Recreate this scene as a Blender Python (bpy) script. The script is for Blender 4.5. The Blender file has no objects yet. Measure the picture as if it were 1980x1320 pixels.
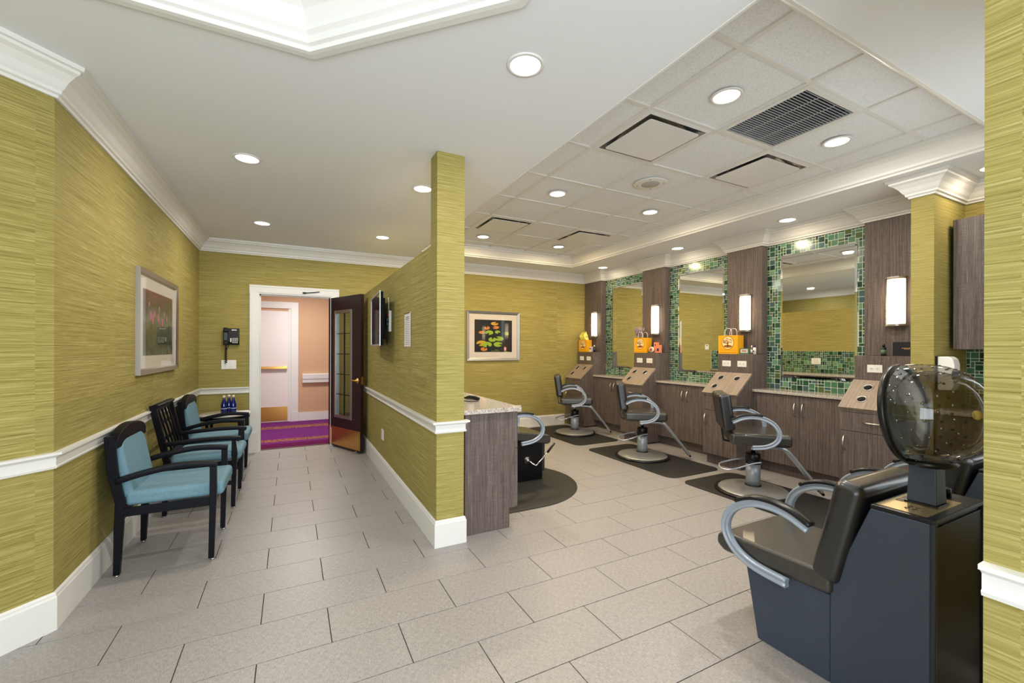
import bpy, bmesh, math, random
from mathutils import Vector, Matrix
random.seed(7)
SC = bpy.context.scene
C = SC.collection
PI = math.pi
R = math.radians

# ------------------------------------------------------------------ camera
F, YAW, ROLL, CY, H = 829.55, R(27.247), R(0.169), 673.36, 1.375
cam_d = bpy.data.cameras.new('camera'); cam = bpy.data.objects.new('camera', cam_d); C.objects.link(cam)
cam_d.sensor_width = 36; cam_d.lens = F/1980*36; cam_d.shift_y = (CY-660)/1980
cam_d.clip_start = .02; cam_d.clip_end = 60
_r = Vector((math.cos(YAW), -math.sin(YAW), 0)); _u = Vector((0, 0, 1)); _w = Vector((math.sin(YAW), math.cos(YAW), 0))
_x = _r*math.cos(ROLL)+_u*math.sin(ROLL); _y = -_r*math.sin(ROLL)+_u*math.cos(ROLL)
cam.matrix_world = Matrix(((_x.x, _y.x, -_w.x, 0), (_x.y, _y.y, -_w.y, 0), (_x.z, _y.z, -_w.z, H), (0, 0, 0, 1)))
SC.camera = cam
# ------------------------------------------------------------------ colour management, world
vs = SC.view_settings
vs.view_transform = 'Standard'; vs.look = 'None'; vs.gamma = 1; vs.use_curve_mapping = False
vs.exposure = 0.0
W = bpy.data.worlds.new('sky'); SC.world = W; W.use_nodes = True
W.node_tree.nodes['Background'].inputs[0].default_value = (.75, .87, 1, 1)
W.node_tree.nodes['Background'].inputs[1].default_value = 1.5

def area(name, loc, direction, sx, sy, power, col=(1, 1, 1), shape='RECTANGLE', spread=PI):
    d = bpy.data.lights.new(name, 'AREA'); d.shape = shape; d.size = sx; d.size_y = sy; d.energy = power; d.color = col; d.spread = spread
    o = bpy.data.objects.new(name, d); C.objects.link(o); o.location = loc
    o.rotation_euler = Vector(direction).to_track_quat('-Z', 'Y').to_euler(); return o
# daylight through the windows behind the camera; the last one is an added fill
COOL = (.84, .92, 1.0)
area('daylight', (-1.15, -2.55, 1.45), (0, 1, .14), 1.3, 1.9, 92, COOL)
area('daylight', (.75, -2.55, 1.45), (0, 1, .14), 1.2, 1.9, 92, COOL)
area('daylight', (-1.95, -.7, 1.45), (1, .0, .14), 1.6, 1.9, 50, COOL)
area('daylight', (3.4, .42, 1.6), (0, 1, .30), 1.3, 1.6, 17, (.92, .96, 1))  # fill at the added near-wall window, tilted up to lift the ceiling
# the recessed lamps: (x, y, ceiling height, power, colour)
NEUT = (1, .94, .86); WARM = (1, .83, .60); GOLD = (1, .77, .44)
LAMPS = [(1.0, 1.81, 2.74, 13, NEUT), (1.0, 3.62, 2.74, 12, NEUT), (1.0, 5.44, 2.74, 13, NEUT), (-.285, 3.63, 2.74, 11.5, NEUT), (-.285, 5.44, 2.74, 12.5, NEUT),
         (2.313, 1.697, 2.888, 20.2, NEUT), (3.533, 1.697, 2.888, 20.2, NEUT), (2.313, 3.527, 2.888, 21.8, WARM), (3.533, 3.527, 2.888, 20.2, WARM),
         (2.313, 5.357, 2.888, 21.8, GOLD), (3.533, 5.357, 2.888, 21.8, GOLD),
         (4.66, 1.2, 2.74, 3.6, WARM), (4.66, 2.70, 2.74, 3.6, WARM), (4.66, 4.15, 2.74, 3.6, WARM), (4.66, 5.72, 2.74, 3.6, WARM)]
for (x, y, z, p, c) in LAMPS:
    area('lamp_light', (x, y, z-.022), (0, 0, -1), .12, .12, p, c, 'DISK')
area('lamp_light', (.2, 7.7, 2.55), (0, 0, -1), .6, .6, 46, (1, .97, .92), 'DISK')

# ------------------------------------------------------------------ helpers
def lin(c):
    return tuple((x/255/12.92 if x/255 <= .04045 else ((x/255+.055)/1.055)**2.4) for x in c)+(1,)
MATS = {}
def P(name, col, rough=.5, metal=0, emit=None, es=0, coat=0, spec=.5, trans=0, ior=1.45, alpha=1):
    m = bpy.data.materials.new(name); m.use_nodes = True; b = m.node_tree.nodes['Principled BSDF']
    b.inputs['Base Color'].default_value = lin(col); b.inputs['Roughness'].default_value = rough; b.inputs['Metallic'].default_value = metal
    b.inputs['Specular IOR Level'].default_value = spec; b.inputs['Coat Weight'].default_value = coat
    b.inputs['Transmission Weight'].default_value = trans; b.inputs['IOR'].default_value = ior; b.inputs['Alpha'].default_value = alpha
    if emit: b.inputs['Emission Color'].default_value = lin(emit); b.inputs['Emission Strength'].default_value = es
    MATS[name] = m; return m
class NT:
    def __init__(s, m): s.m = m; s.t = m.node_tree; s.b = s.t.nodes['Principled BSDF']
    def n(s, t, **k):
        a = s.t.nodes.new(t)
        for q, v in k.items(): setattr(a, q, v)
        return a
    def l(s, a, b): s.t.links.new(a, b)
    def math(s, op, a, b=None):
        n = s.n('ShaderNodeMath', operation=op)
        for i, v in enumerate((a, b)):
            if v is None: continue
            if isinstance(v, (int, float)): n.inputs[i].default_value = v
            else: s.l(v, n.inputs[i])
        return n.outputs[0]
    def comb(s, x, y, z):
        n = s.n('ShaderNodeCombineXYZ')
        for i, v in enumerate((x, y, z)):
            if isinstance(v, (int, float)): n.inputs[i].default_value = v
            else: s.l(v, n.inputs[i])
        return n.outputs[0]
    def noise(s, v, scale=1, detail=2, rough=.5):
        n = s.n('ShaderNodeTexNoise'); n.inputs['Scale'].default_value = scale; n.inputs['Detail'].default_value = detail; n.inputs['Roughness'].default_value = rough
        s.l(v, n.inputs['Vector']); return n.outputs['Fac']
    def ramp(s, f, stops):
        n = s.n('ShaderNodeValToRGB'); e = n.color_ramp.elements
        e.remove(e[1]); e[0].position = stops[0][0]; e[0].color = lin(stops[0][1])
        for (p, c) in stops[1:]: q = e.new(p); q.color = lin(c)
        s.l(f, n.inputs[0]); return n.outputs[0]
    def mix(s, f, a, b, mode='MIX'):
        n = s.n('ShaderNodeMix', data_type='RGBA', blend_type=mode)
        for i, v in ((0, f), (6, a), (7, b)):
            if isinstance(v, (int, float)): n.inputs[i].default_value = v
            elif isinstance(v, tuple): n.inputs[i].default_value = v
            else: s.l(v, n.inputs[i])
        return n.outputs[2]
    def bump(s, f, st, d=.002):
        n = s.n('ShaderNodeBump'); n.inputs['Strength'].default_value = st; n.inputs['Distance'].default_value = d
        s.l(f, n.inputs['Height']); s.l(n.outputs[0], s.b.inputs['Normal'])
    def pos(s):
        g = s.n('ShaderNodeNewGeometry'); x = s.n('ShaderNodeSeparateXYZ'); s.l(g.outputs['Position'], x.inputs[0]); return g.outputs['Position'], x.outputs

def grasscloth():
    m = P('grasscloth', (170, 160, 70), .75, spec=.25); t = NT(m); pos, (x, y, z) = t.pos()
    h = t.math('ADD', x, t.math('MULTIPLY', y, 1.03))
    pan = t.math('FLOOR', t.math('DIVIDE', h, .92))
    wn = t.n('ShaderNodeTexWhiteNoise', noise_dimensions='1D'); t.l(pan, wn.inputs['W'])
    zz = t.math('ADD', z, t.math('MULTIPLY', wn.outputs['Value'], 7))
    a = t.noise(t.comb(t.math('MULTIPLY', h, 1.5), 0, t.math('MULTIPLY', zz, 150)), 1, 3, .7)
    b = t.noise(t.comb(t.math('MULTIPLY', h, 9), 3, t.math('MULTIPLY', zz, 330)), 1, 2, .6)
    f = t.math('ADD', t.math('MULTIPLY', a, .7), t.math('MULTIPLY', b, .3))
    col = t.ramp(f, [(.31, (98, 87, 40)), (.42, (141, 129, 68)), (.54, (163, 150, 88)), (.68, (194, 182, 126))])
    t.l(t.mix(t.math('MULTIPLY', wn.outputs['Value'], .10), col, lin((122, 113, 54))), t.b.inputs['Base Color'])
    t.bump(f, .35, .003); return m
def laminate(name, cols, axis='z', s1=85, rough=.42):
    m = P(name, cols[1], rough, spec=.4); t = NT(m)
    tc = t.n('ShaderNodeNewGeometry'); x = t.n('ShaderNodeSeparateXYZ'); t.l(tc.outputs['Position'], x.inputs[0]); X, Y, Z = x.outputs
    if axis == 'z': h = t.math('ADD', X, Y); g = Z
    else: h = t.math('ADD', Y, 0); g = t.math('ADD', X, Z)
    a = t.noise(t.comb(t.math('MULTIPLY', h, s1), 0, t.math('MULTIPLY', g, 1.6)), 1, 3, .6)
    b = t.noise(t.comb(t.math('MULTIPLY', h, 330), 5, t.math('MULTIPLY', g, 9)), 1, 2, .6)
    c = t.noise(t.comb(t.math('MULTIPLY', h, 9), 9, t.math('MULTIPLY', g, 260)), 1, 2, .6)
    f = t.math('ADD', t.math('ADD', t.math('MULTIPLY', a, .45), t.math('MULTIPLY', b, .35)), t.math('MULTIPLY', c, .2))
    t.l(t.ramp(f, [(.36, cols[0]), (.5, cols[1]), (.64, cols[2])]), t.b.inputs['Base Color']); t.bump(f, .12, .001); return m
GC = grasscloth()
LAM = laminate('wood_laminate', [(64, 55, 52), (99, 87, 82), (128, 116, 110)])
LAMT = laminate('pale_wood_laminate', [(116, 100, 88), (146, 130, 115), (168, 153, 138)], 'x')
WHITE = P('white_paint', (226, 224, 220), .4)
CEIL = P('ceiling_paint', (232, 233, 236), .85, spec=.2)
ORANGE = P('orange_paint', (204, 166, 134), .8, spec=.2)
SEATV = P('sheen_tinted_vinyl', (50, 47, 43), .36, spec=.8, coat=.3)  # black vinyl lightened for the seats; reflected ceiling sheen put into the colour
BLACKV = P('black_vinyl', (26, 26, 29), .34, spec=.8, coat=.35)
NAVY = P('charcoal_laminate', (58, 66, 80), .45, spec=.5)
BLACKP = P('black_plastic', (16, 17, 20), .3)
BLACKG = P('black_gloss', (8, 9, 11), .08, spec=.4)
BLACKS = P('black_satin', (10, 12, 15), .32, spec=.25)
SILVER = P('silver_arm', (158, 168, 182), .38, metal=.25)
CHROME = P('chrome', (220, 220, 224), .12, metal=1)
BRIGHT = P('polished_tube', (196, 202, 212), .22, metal=.7)
PLATEM = P('spun_metal', (166, 166, 164), .38, metal=.6)
STEEL = P('brushed_steel', (178, 176, 174), .33, metal=1)
NICKEL = P('satin_nickel', (205, 200, 190), .28, metal=1)
BRASS = P('brass', (206, 160, 86), .28, metal=1)
ESPRESSO = P('espresso_wood', (10, 10, 18), .42, spec=.16)
DOORW = P('dark_door_veneer', (38, 20, 22), .4, spec=.4)
PLATE = P('white_plastic', (232, 230, 224), .35)
DARK = P('dark_recess', (18, 16, 16), .9)
RUBBER = P('rubber_mat', (35, 34, 32), .6)
MIRROR = P('mirror_glass', (238, 242, 240), .01, metal=1)
MAT_BOARD = P('mat_board', (214, 204, 194), .8)
def _teal():
    m = P('teal_fabric', (92, 160, 165), .7, spec=.3); t = NT(m); tc = t.n('ShaderNodeTexCoord')
    f = t.noise(tc.outputs['Object'], 320, 2); t.l(t.ramp(f, [(.35, (94, 128, 144)), (.65, (120, 154, 168))]), t.b.inputs['Base Color']); t.bump(f, .2, .001); return m
TEAL = _teal()
def _floor():
    m = P('woven_floor_tile', (176, 164, 156), .42, spec=.45); t = NT(m); pos, (x, y, z) = t.pos()
    oi = t.n('ShaderNodeObjectInfo')
    a = t.noise(t.comb(t.math('MULTIPLY', x, 40), t.math('MULTIPLY', y, 420), 0), 1, 2, .6)
    b = t.noise(t.comb(t.math('MULTIPLY', x, 420), t.math('MULTIPLY', y, 40), 3), 1, 2, .6)
    f = t.math('ADD', t.math('MULTIPLY', a, .5), t.math('MULTIPLY', b, .5))
    c = t.ramp(f, [(.36, (128, 124, 122)), (.5, (156, 151, 148)), (.64, (179, 174, 171))])
    d = t.noise(pos, 1.6, 2)
    c = t.mix(t.math('MULTIPLY', oi.outputs['Random'], .12), c, lin((144, 137, 133)))
    t.l(c, t.b.inputs['Base Color'])
    t.l(t.math('ADD', t.math('MULTIPLY', f, .25), .24), t.b.inputs['Roughness']); t.bump(f, .12, .001); return m
TILE = _floor()
GROUT = P('dark_grout', (52, 46, 44), .95)
def _granite():
    m = P('granite', (190, 172, 156), .12, spec=.6); t = NT(m); pos, _ = t.pos()
    f = t.noise(pos, 95, 4, .75); g = t.noise(pos, 14, 3)
    c = t.ramp(f, [(.33, (60, 54, 54)), (.42, (150, 140, 132)), (.52, (196, 188, 180)), (.68, (226, 222, 216))])
    t.l(t.mix(t.math('MULTIPLY', g, .35), c, lin((178, 158, 140))), t.b.inputs['Base Color']); return m
GRAN = _granite()
def _act():
    m = P('acoustic_tile', (205, 205, 203), .95, spec=.1); t = NT(m); pos, _ = t.pos()
    f = t.noise(pos, 170, 3, .7); t.l(t.ramp(f, [(.33, (200, 201, 203)), (.45, (230, 231, 233)), (.7, (238, 239, 240))]), t.b.inputs['Base Color']); t.bump(f, .25, .001); return m
ACT = _act()
def _carpet():
    m = P('purple_carpet', (120, 40, 110), .95, spec=.1); t = NT(m); pos, (x, y, z) = t.pos()
    ck = t.n('ShaderNodeTexChecker'); ck.inputs['Scale'].default_value = 22; ck.inputs[1].default_value = lin((112, 46, 134)); ck.inputs[2].default_value = lin((84, 32, 100)); t.l(pos, ck.inputs[0])
    base = t.mix(t.noise(pos, 60, 3), ck.outputs[0], lin((126, 52, 112)))
    vo = t.noise(pos, 30, 2); st = t.ramp(vo, [(.42, (96, 34, 84)), (.5, (186, 120, 64)), (.6, (120, 90, 96))])
    def band(c0, w): return t.math('LESS_THAN', t.math('ABSOLUTE', t.math('SUBTRACT', y, c0)), w)
    b = t.math('ADD', band(7.22, .10), band(8.38, .13))
    e = t.math('LESS_THAN', y, 6.98)
    c = t.mix(b, base, st); c = t.mix(e, c, lin((100, 26, 74))); t.l(c, t.b.inputs['Base Color']); return m
CARPET = _carpet()
def smoke(name, tint, refl, k=.75):
    m = bpy.data.materials.new(name); m.use_nodes = True; nt = m.node_tree; nt.nodes.clear()
    o = nt.nodes.new('ShaderNodeOutputMaterial'); tr = nt.nodes.new('ShaderNodeBsdfTransparent'); gl = nt.nodes.new('ShaderNodeBsdfGlossy')
    gl.inputs['Roughness'].default_value = .03; tr.inputs[0].default_value = tint; mx = nt.nodes.new('ShaderNodeMixShader'); lw = nt.nodes.new('ShaderNodeLayerWeight')
    lw.inputs[0].default_value = .5
    pw = nt.nodes.new('ShaderNodeMath'); pw.operation = 'POWER'; pw.inputs[1].default_value = 4; nt.links.new(lw.outputs[1], pw.inputs[0])
    ma = nt.nodes.new('ShaderNodeMath'); ma.operation = 'MULTIPLY_ADD'; ma.inputs[1].default_value = k; ma.inputs[2].default_value = refl; nt.links.new(pw.outputs[0], ma.inputs[0]); nt.links.new(ma.outputs[0], mx.inputs[0]); nt.links.new(tr.outputs[0], mx.inputs[1]); nt.links.new(gl.outputs[0], mx.inputs[2]); nt.links.new(mx.outputs[0], o.inputs[0]); return m
SMOKE = smoke('smoked_shell', (.76, .75, .72, 1), .06)
SMOKE2 = smoke('smoked_liner', (.60, .58, .53, 1), .05)
CLEAR = smoke('clear_acrylic', (.95, .95, .95, 1), .04)
GLASS = smoke('window_glass', (.90, .94, .90, 1), .04)
LENS = P('lamp_lens', (255, 250, 240), .5, emit=(255, 247, 236), es=7)
SHADE = P('sconce_shade', (255, 246, 228), .4, emit=(255, 226, 186), es=4)
def _shade():
    t = NT(SHADE); tc = t.n('ShaderNodeTexCoord'); x = t.n('ShaderNodeSeparateXYZ'); t.l(tc.outputs['Object'], x.inputs[0])
    q = t.math('POWER', t.math('MULTIPLY', t.math('ABSOLUTE', x.outputs[2]), 4.9), 3)
    t.l(t.math('SUBTRACT', 11, t.math('MULTIPLY', q, 9.6)), t.b.inputs['Emission Strength'])
_shade()
MOS = [P('mosaic_green', c, .12, spec=.7) for c in ((26, 58, 46), (46, 84, 62), (74, 116, 86), (104, 142, 112), (66, 92, 94), (80, 96, 54))]
GROUTW = P('white_grout', (216, 218, 206), .8)

class MB:
    def __init__(s): s.v = []; s.f = []; s.s = []
    def add(s, v, f, sm=False):
        k = len(s.v); s.v += [tuple(p) for p in v]; s.f += [tuple(i+k for i in q) for q in f]; s.s += [sm]*len(f); return s
    def box(s, x0, x1, y0, y1, z0, z1):
        return s.add([(x0, y0, z0), (x1, y0, z0), (x1, y1, z0), (x0, y1, z0), (x0, y0, z1), (x1, y0, z1), (x1, y1, z1), (x0, y1, z1)],
                     [(0, 3, 2, 1), (4, 5, 6, 7), (0, 1, 5, 4), (1, 2, 6, 5), (2, 3, 7, 6), (3, 0, 4, 7)])
    def bar(s, p0, p1, w, h, up=(0, 0, 1), w1=None, h1=None):
        p0 = Vector(p0); p1 = Vector(p1); d = (p1-p0).normalized(); u = Vector(up); a = d.cross(u).normalized(); b = a.cross(d).normalized()
        w1 = w if w1 is None else w1; h1 = h if h1 is None else h1; v = []
        for p, ww, hh in ((p0, w, h), (p1, w1, h1)):
            for i, j in ((-1, -1), (1, -1), (1, 1), (-1, 1)): v.append(p+a*i*ww/2+b*j*hh/2)
        return s.add(v, [(3, 2, 1, 0), (4, 5, 6, 7), (0, 1, 5, 4), (1, 2, 6, 5), (2, 3, 7, 6), (3, 0, 4, 7)])
    def sweep(s, pts, sec, side, closed=False, sm=True):
        """section polygon (a along side, b along in-plane normal) swept on a planar path"""
        side = Vector(side).normalized(); pts = [Vector(p) for p in pts]; n = len(pts); m = len(sec); v = []
        for i, p in enumerate(pts):
            t = (pts[min(i+1, n-1)]-pts[max(i-1, 0)]).normalized() if not closed else (pts[(i+1) % n]-pts[i-1]).normalized()
            b = t.cross(side).normalized()
            for (q, w) in sec: v.append(p+side*q+b*w)
        f = []
        for i in range(n if closed else n-1):
            for j in range(m):
                a = i*m+j; a2 = i*m+(j+1) % m; c = ((i+1) % n)*m+j; c2 = ((i+1) % n)*m+(j+1) % m; f.append((a, a2, c2, c))
        s.add(v, f, sm)
        if not closed: k = len(s.v)-len(v); s.f += [tuple(k+j for j in reversed(range(m))), tuple(k+(n-1)*m+j for j in range(m))]; s.s += [False, False]
        return s
    def tube(s, pts, r, n=8, closed=False):
        pts = [Vector(p) for p in pts]; N = len(pts); rr = r if isinstance(r, (list, tuple)) else [r]*N
        t0 = (pts[1]-pts[0]).normalized(); a = t0.orthogonal().normalized(); v = []
        for i, p in enumerate(pts):
            if closed: t = (pts[(i+1) % N]-pts[i-1]).normalized()
            else: t = (pts[min(i+1, N-1)]-pts[max(i-1, 0)]).normalized()
            a = (a-t*a.dot(t)).normalized(); b = t.cross(a)
            for k in range(n):
                q = 2*PI*k/n; v.append(p+(a*math.cos(q)+b*math.sin(q))*rr[i])
        f = []
        for i in range(N if closed else N-1):
            for k in range(n): f.append((i*n+k, i*n+(k+1) % n, ((i+1) % N)*n+(k+1) % n, ((i+1) % N)*n+k))
        s.add(v, f, True)
        if not closed: k0 = len(s.v)-len(v); s.f += [tuple(k0+k for k in reversed(range(n))), tuple(k0+(N-1)*n+k for k in range(n))]; s.s += [False, False]
        return s
    def cyl(s, p0, p1, r0, r1=None, n=20):
        r1 = r0 if r1 is None else r1; return s.tube([p0, p1], [r0, r1], n)
    def lathe(s, prof, c=(0, 0, 0), n=28, ax=(0, 0, 1), sm=True):
        ax = Vector(ax).normalized(); a = ax.orthogonal().normalized(); b = ax.cross(a); c = Vector(c); v = []
        for (r, z) in prof:
            for k in range(n):
                q = 2*PI*k/n; v.append(c+ax*z+(a*math.cos(q)+b*math.sin(q))*max(r, 1e-4))
        f = [(i*n+k, i*n+(k+1) % n, (i+1)*n+(k+1) % n, (i+1)*n+k) for i in range(len(prof)-1) for k in range(n)]
        s.add(v, f, sm); k0 = len(s.v)-len(v)
        if prof[0][0] > .0005: s.f.append(tuple(k0+k for k in reversed(range(n)))); s.s.append(False)
        if prof[-1][0] > .0005: s.f.append(tuple(k0+(len(prof)-1)*n+k for k in range(n))); s.s.append(False)
        return s
    def prism(s, poly, plane, a, b):
        """poly in plane 'xy','xz','yz' extruded along the remaining axis from a to b"""
        m = {'xy': lambda p, t: (p[0], p[1], t), 'xz': lambda p, t: (p[0], t, p[1]), 'yz': lambda p, t: (t, p[0], p[1])}[plane]
        n = len(poly); v = [m(p, a) for p in poly]+[m(p, b) for p in poly]
        return s.add(v, [tuple(range(n)), tuple(reversed(range(n, 2*n)))]+[(i, i+n, (i+1) % n+n, (i+1) % n) for i in range(n)])
    def mesh(s, name, mats, bevel=0, seg=2, soft=False):
        me = bpy.data.meshes.new(name); me.from_pydata(s.v, [], s.f); bm = bmesh.new(); bm.from_mesh(me)
        bm.faces.ensure_lookup_table()
        for i, f in enumerate(bm.faces): f.smooth = s.s[i]
        bmesh.ops.recalc_face_normals(bm, faces=bm.faces)
        if bevel:
            ed = [e for e in bm.edges if len(e.link_faces) == 2 and e.calc_face_angle(0) > .5]
            bmesh.ops.bevel(bm, geom=ed, offset=bevel, segments=seg, profile=.5, affect='EDGES', clamp_overlap=True)
            if soft:
                for f in bm.faces: f.smooth = True
        bm.to_mesh(me); bm.free()
        for m in (mats if isinstance(mats, (list, tuple)) else [mats]): me.materials.append(m)
        return me
    def build(s, name, mat, parent=None, bevel=0, seg=2, soft=False, loc=None):
        return O(name, s.mesh(name, mat, bevel, seg, soft), parent, loc, soft and bevel)
def O(name, me, parent=None, loc=None, wn=False):
    o = bpy.data.objects.new(name, me); C.objects.link(o)
    if parent: o.parent = parent
    if loc: o.location = loc
    if wn: w = o.modifiers.new('n', 'WEIGHTED_NORMAL'); w.weight = 90
    return o
def thing(name, label, cat, loc=(0, 0, 0), rz=0, group=None):
    o = bpy.data.objects.new(name, None); C.objects.link(o); o.location = loc; o.rotation_euler = (0, 0, rz); o.empty_display_size = .05
    o['label'] = label; o['category'] = cat
    if group: o['group'] = group
    return o
def tag(o, label, cat, group=None):
    o['label'] = label; o['category'] = cat
    if group: o['group'] = group
    return o
def struct(name, mb, mat, parent=None, **k):
    o = mb.build(name, mat, parent, **k)
    if not parent: o['kind'] = 'structure'
    return o
def dup(o, parent=None):
    c = o.copy(); C.objects.link(c)
    if parent is not None: c.parent = parent
    for ch in o.children: dup(ch, c)
    return c
def copy_of(root, loc, rz, label, group=None):
    r = dup(root); r.location = loc; r.rotation_euler = (0, 0, rz); r['label'] = label
    if group: r['group'] = group
    return r
def run(prof, path, closed=False):
    """moulding profile (d outwards to the left of the path, z) along an XY path with mitred corners"""
    n = len(path); P2 = [Vector((p[0], p[1])) for p in path]; mb = MB(); v = []; m = len(prof)
    for i, p in enumerate(P2):
        d0 = (p-P2[i-1]) if (i or closed) else None; d1 = (P2[(i+1) % n]-p) if (i < n-1 or closed) else None
        d0 = d0.normalized() if d0 else d1.normalized(); d1 = d1.normalized() if d1 else d0
        n0 = Vector((-d0.y, d0.x)); n1 = Vector((-d1.y, d1.x)); k = (n0+n1)/(1+n0.dot(n1))
        for (d, z) in prof: q = p+k*d; v.append((q.x, q.y, z))
    f = []
    for i in range(n if closed else n-1):
        for j in range(m): f.append((i*m+j, i*m+(j+1) % m, ((i+1) % n)*m+(j+1) % m, ((i+1) % n)*m+j))
    if not closed: f += [tuple(range(m)), tuple(reversed(range((n-1)*m, n*m)))]
    return mb.add(v, f)
def arc(cx, cy, r, a0, a1, n, ry=None):
    ry = r if ry is None else ry
    return [(cx+r*math.cos(R(a0+(a1-a0)*i/n)), cy+ry*math.sin(R(a0+(a1-a0)*i/n))) for i in range(n+1)]
def smoothpath(pts, k=5):
    """Catmull-Rom"""
    P3 = [Vector(p) for p in pts]; out = []
    for i in range(len(P3)-1):
        a = P3[max(i-1, 0)]; b = P3[i]; c = P3[i+1]; d = P3[min(i+2, len(P3)-1)]
        for j in range(k):
            t = j/k; out.append(.5*((2*b)+(c-a)*t+(2*a-5*b+4*c-d)*t*t+(3*b-a-3*c+d)*t**3))
    out.append(P3[-1]); return out

# ================================================================== the room
ZC, ZG, YB, XL, XT, XP = 2.74, 2.888, 6.55, -1.025, 5.0, .895
ceilcrown = [(0, 2.585), (.012, 2.585), (.016, 2.598), (.028, 2.604), (.03, 2.618), (.042, 2.632), (.058, 2.660), (.085, 2.690), (.105, 2.702), (.108, 2.715), (.122, 2.718), (.126, 2.739), (0, 2.739)]
# walls
struct('wall_left', MB().box(XL-.14, XL, 2.875, YB, 0, ZC), GC)
struct('wall_left_angled', MB().prism([(XL, 2.875), (XL-1.0, 1.875), (XL-1.1, 1.975), (XL-.14, 2.935)], 'xy', 0, ZC), GC)
struct('wall_left_rear', MB().box(XL-1.14, XL-1.0, .2, 1.93, 0, ZC).box(XL-1.14, XL-1.0, -2.8, -1.6, 0, ZC).box(XL-1.14, XL-1.0, -1.6, .2, 0, .45).box(XL-1.14, XL-1.0, -1.6, .2, 2.45, ZC), GC)
struct('wall_rear', MB().box(-2.2, -1.85, -2.8, -2.65, 0, ZC).box(-.45, .1, -2.8, -2.65, 0, ZC).box(1.4, 1.7, -2.8, -2.65, 0, ZC).box(-1.85, -.45, -2.8, -2.65, 0, .45).box(-1.85, -.45, -2.8, -2.65, 2.45, ZC)
       .box(.1, 1.4, -2.8, -2.65, 0, .45).box(.1, 1.4, -2.8, -2.65, 2.45, ZC), GC)
def win(name, horiz, a0, a1, f0, f1, c0, c1):
    w = MB()
    def bx(u0, u1, z0, z1):
        if horiz: w.box(u0, u1, f0, f1, z0, z1)
        else: w.box(f0, f1, u0, u1, z0, z1)
    bx(a0, a0+.05, .45, 2.45); bx(a1-.05, a1, .45, 2.45); bx(a0, a1, .45, .5); bx(a0, a1, 2.4, 2.45); bx((a0+a1)/2-.02, (a0+a1)/2+.02, .5, 2.4); bx(a0, a1, 1.5, 1.54)
    s = struct(name, w, WHITE)
    g = MB()
    g.box(a0+.05, a1-.05, c0, c1, .5, 2.4) if horiz else g.box(c0, c1, a0+.05, a1-.05, .5, 2.4)
    g.build('window_pane', GLASS, s)
win('window_1', True, -1.85, -.45, -2.76, -2.70, -2.735, -2.73); win('window_2', True, .1, 1.4, -2.76, -2.70, -2.735, -2.73); win('window_added', True, 2.7, 4.1, .29, .35, .315, .32); win('window_3', False, -1.6, .2, -2.12, -2.06, -2.095, -2.09)  # the near-wall window is added, a source for brightening the salon ceiling
struct('wall_right_near', MB().box(1.49, 1.69, -2.8, .40, 0, ZC), GC)
struct('wall_near', MB().box(1.69, 2.7, .24, .40, 0, ZC).box(4.1, 5.14, .24, .40, 0, ZC).box(2.7, 4.1, .24, .40, 0, .45).box(2.7, 4.1, .24, .40, 2.45, ZC), GC)
struct('wall_right', MB().box(XT+.012, XT+.14, .24, YB+.14, 0, ZC), GC)
struct('wall_back', MB().box(-1.165, -.39, YB, YB+.14, 0, ZC).box(.51, XT+.14, YB, YB+.14, 0, ZC).box(-.39, .51, YB, YB+.14, 2.10, ZC), GC)
struct('wall_stub', MB().box(4.43, XT+.012, 1.46, 1.60, 0, ZC), GC)
struct('wall_partition', MB().box(XP, XP+.2, 3.02, YB, 0, 2.112), GC)
struct('wall_column', MB().box(XP-.001, XP+.2, 2.87, 3.02, 0, ZC), GC)
# hallway behind the door
struct('wall_hall', MB().box(-2.2, 3.2, 9.0, 9.1, 0, 2.7).box(-2.3, -2.2, 6.69, 9.1, 0, 2.7).box(3.2, 3.3, 6.69, 9.1, 0, 2.7).box(-2.3, -1.165, 6.59, 6.69, 0, 2.7), ORANGE)
struct('wall_hall_front', MB().box(-1.3, -.39, YB+.141, YB+.15, 0, 2.7).box(.51, 3.2, YB+.141, YB+.15, 0, 2.7).box(-.39, .51, YB+.141, YB+.15, 2.10, 2.7), ORANGE)
struct('ceiling_hall', MB().box(-2.3, 3.3, 6.69, 9.1, 2.65, 2.7), CEIL)
struct('floor_hall', MB().box(-2.3, 3.3, 6.66, 9.1, -.05, .004), CARPET)

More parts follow.
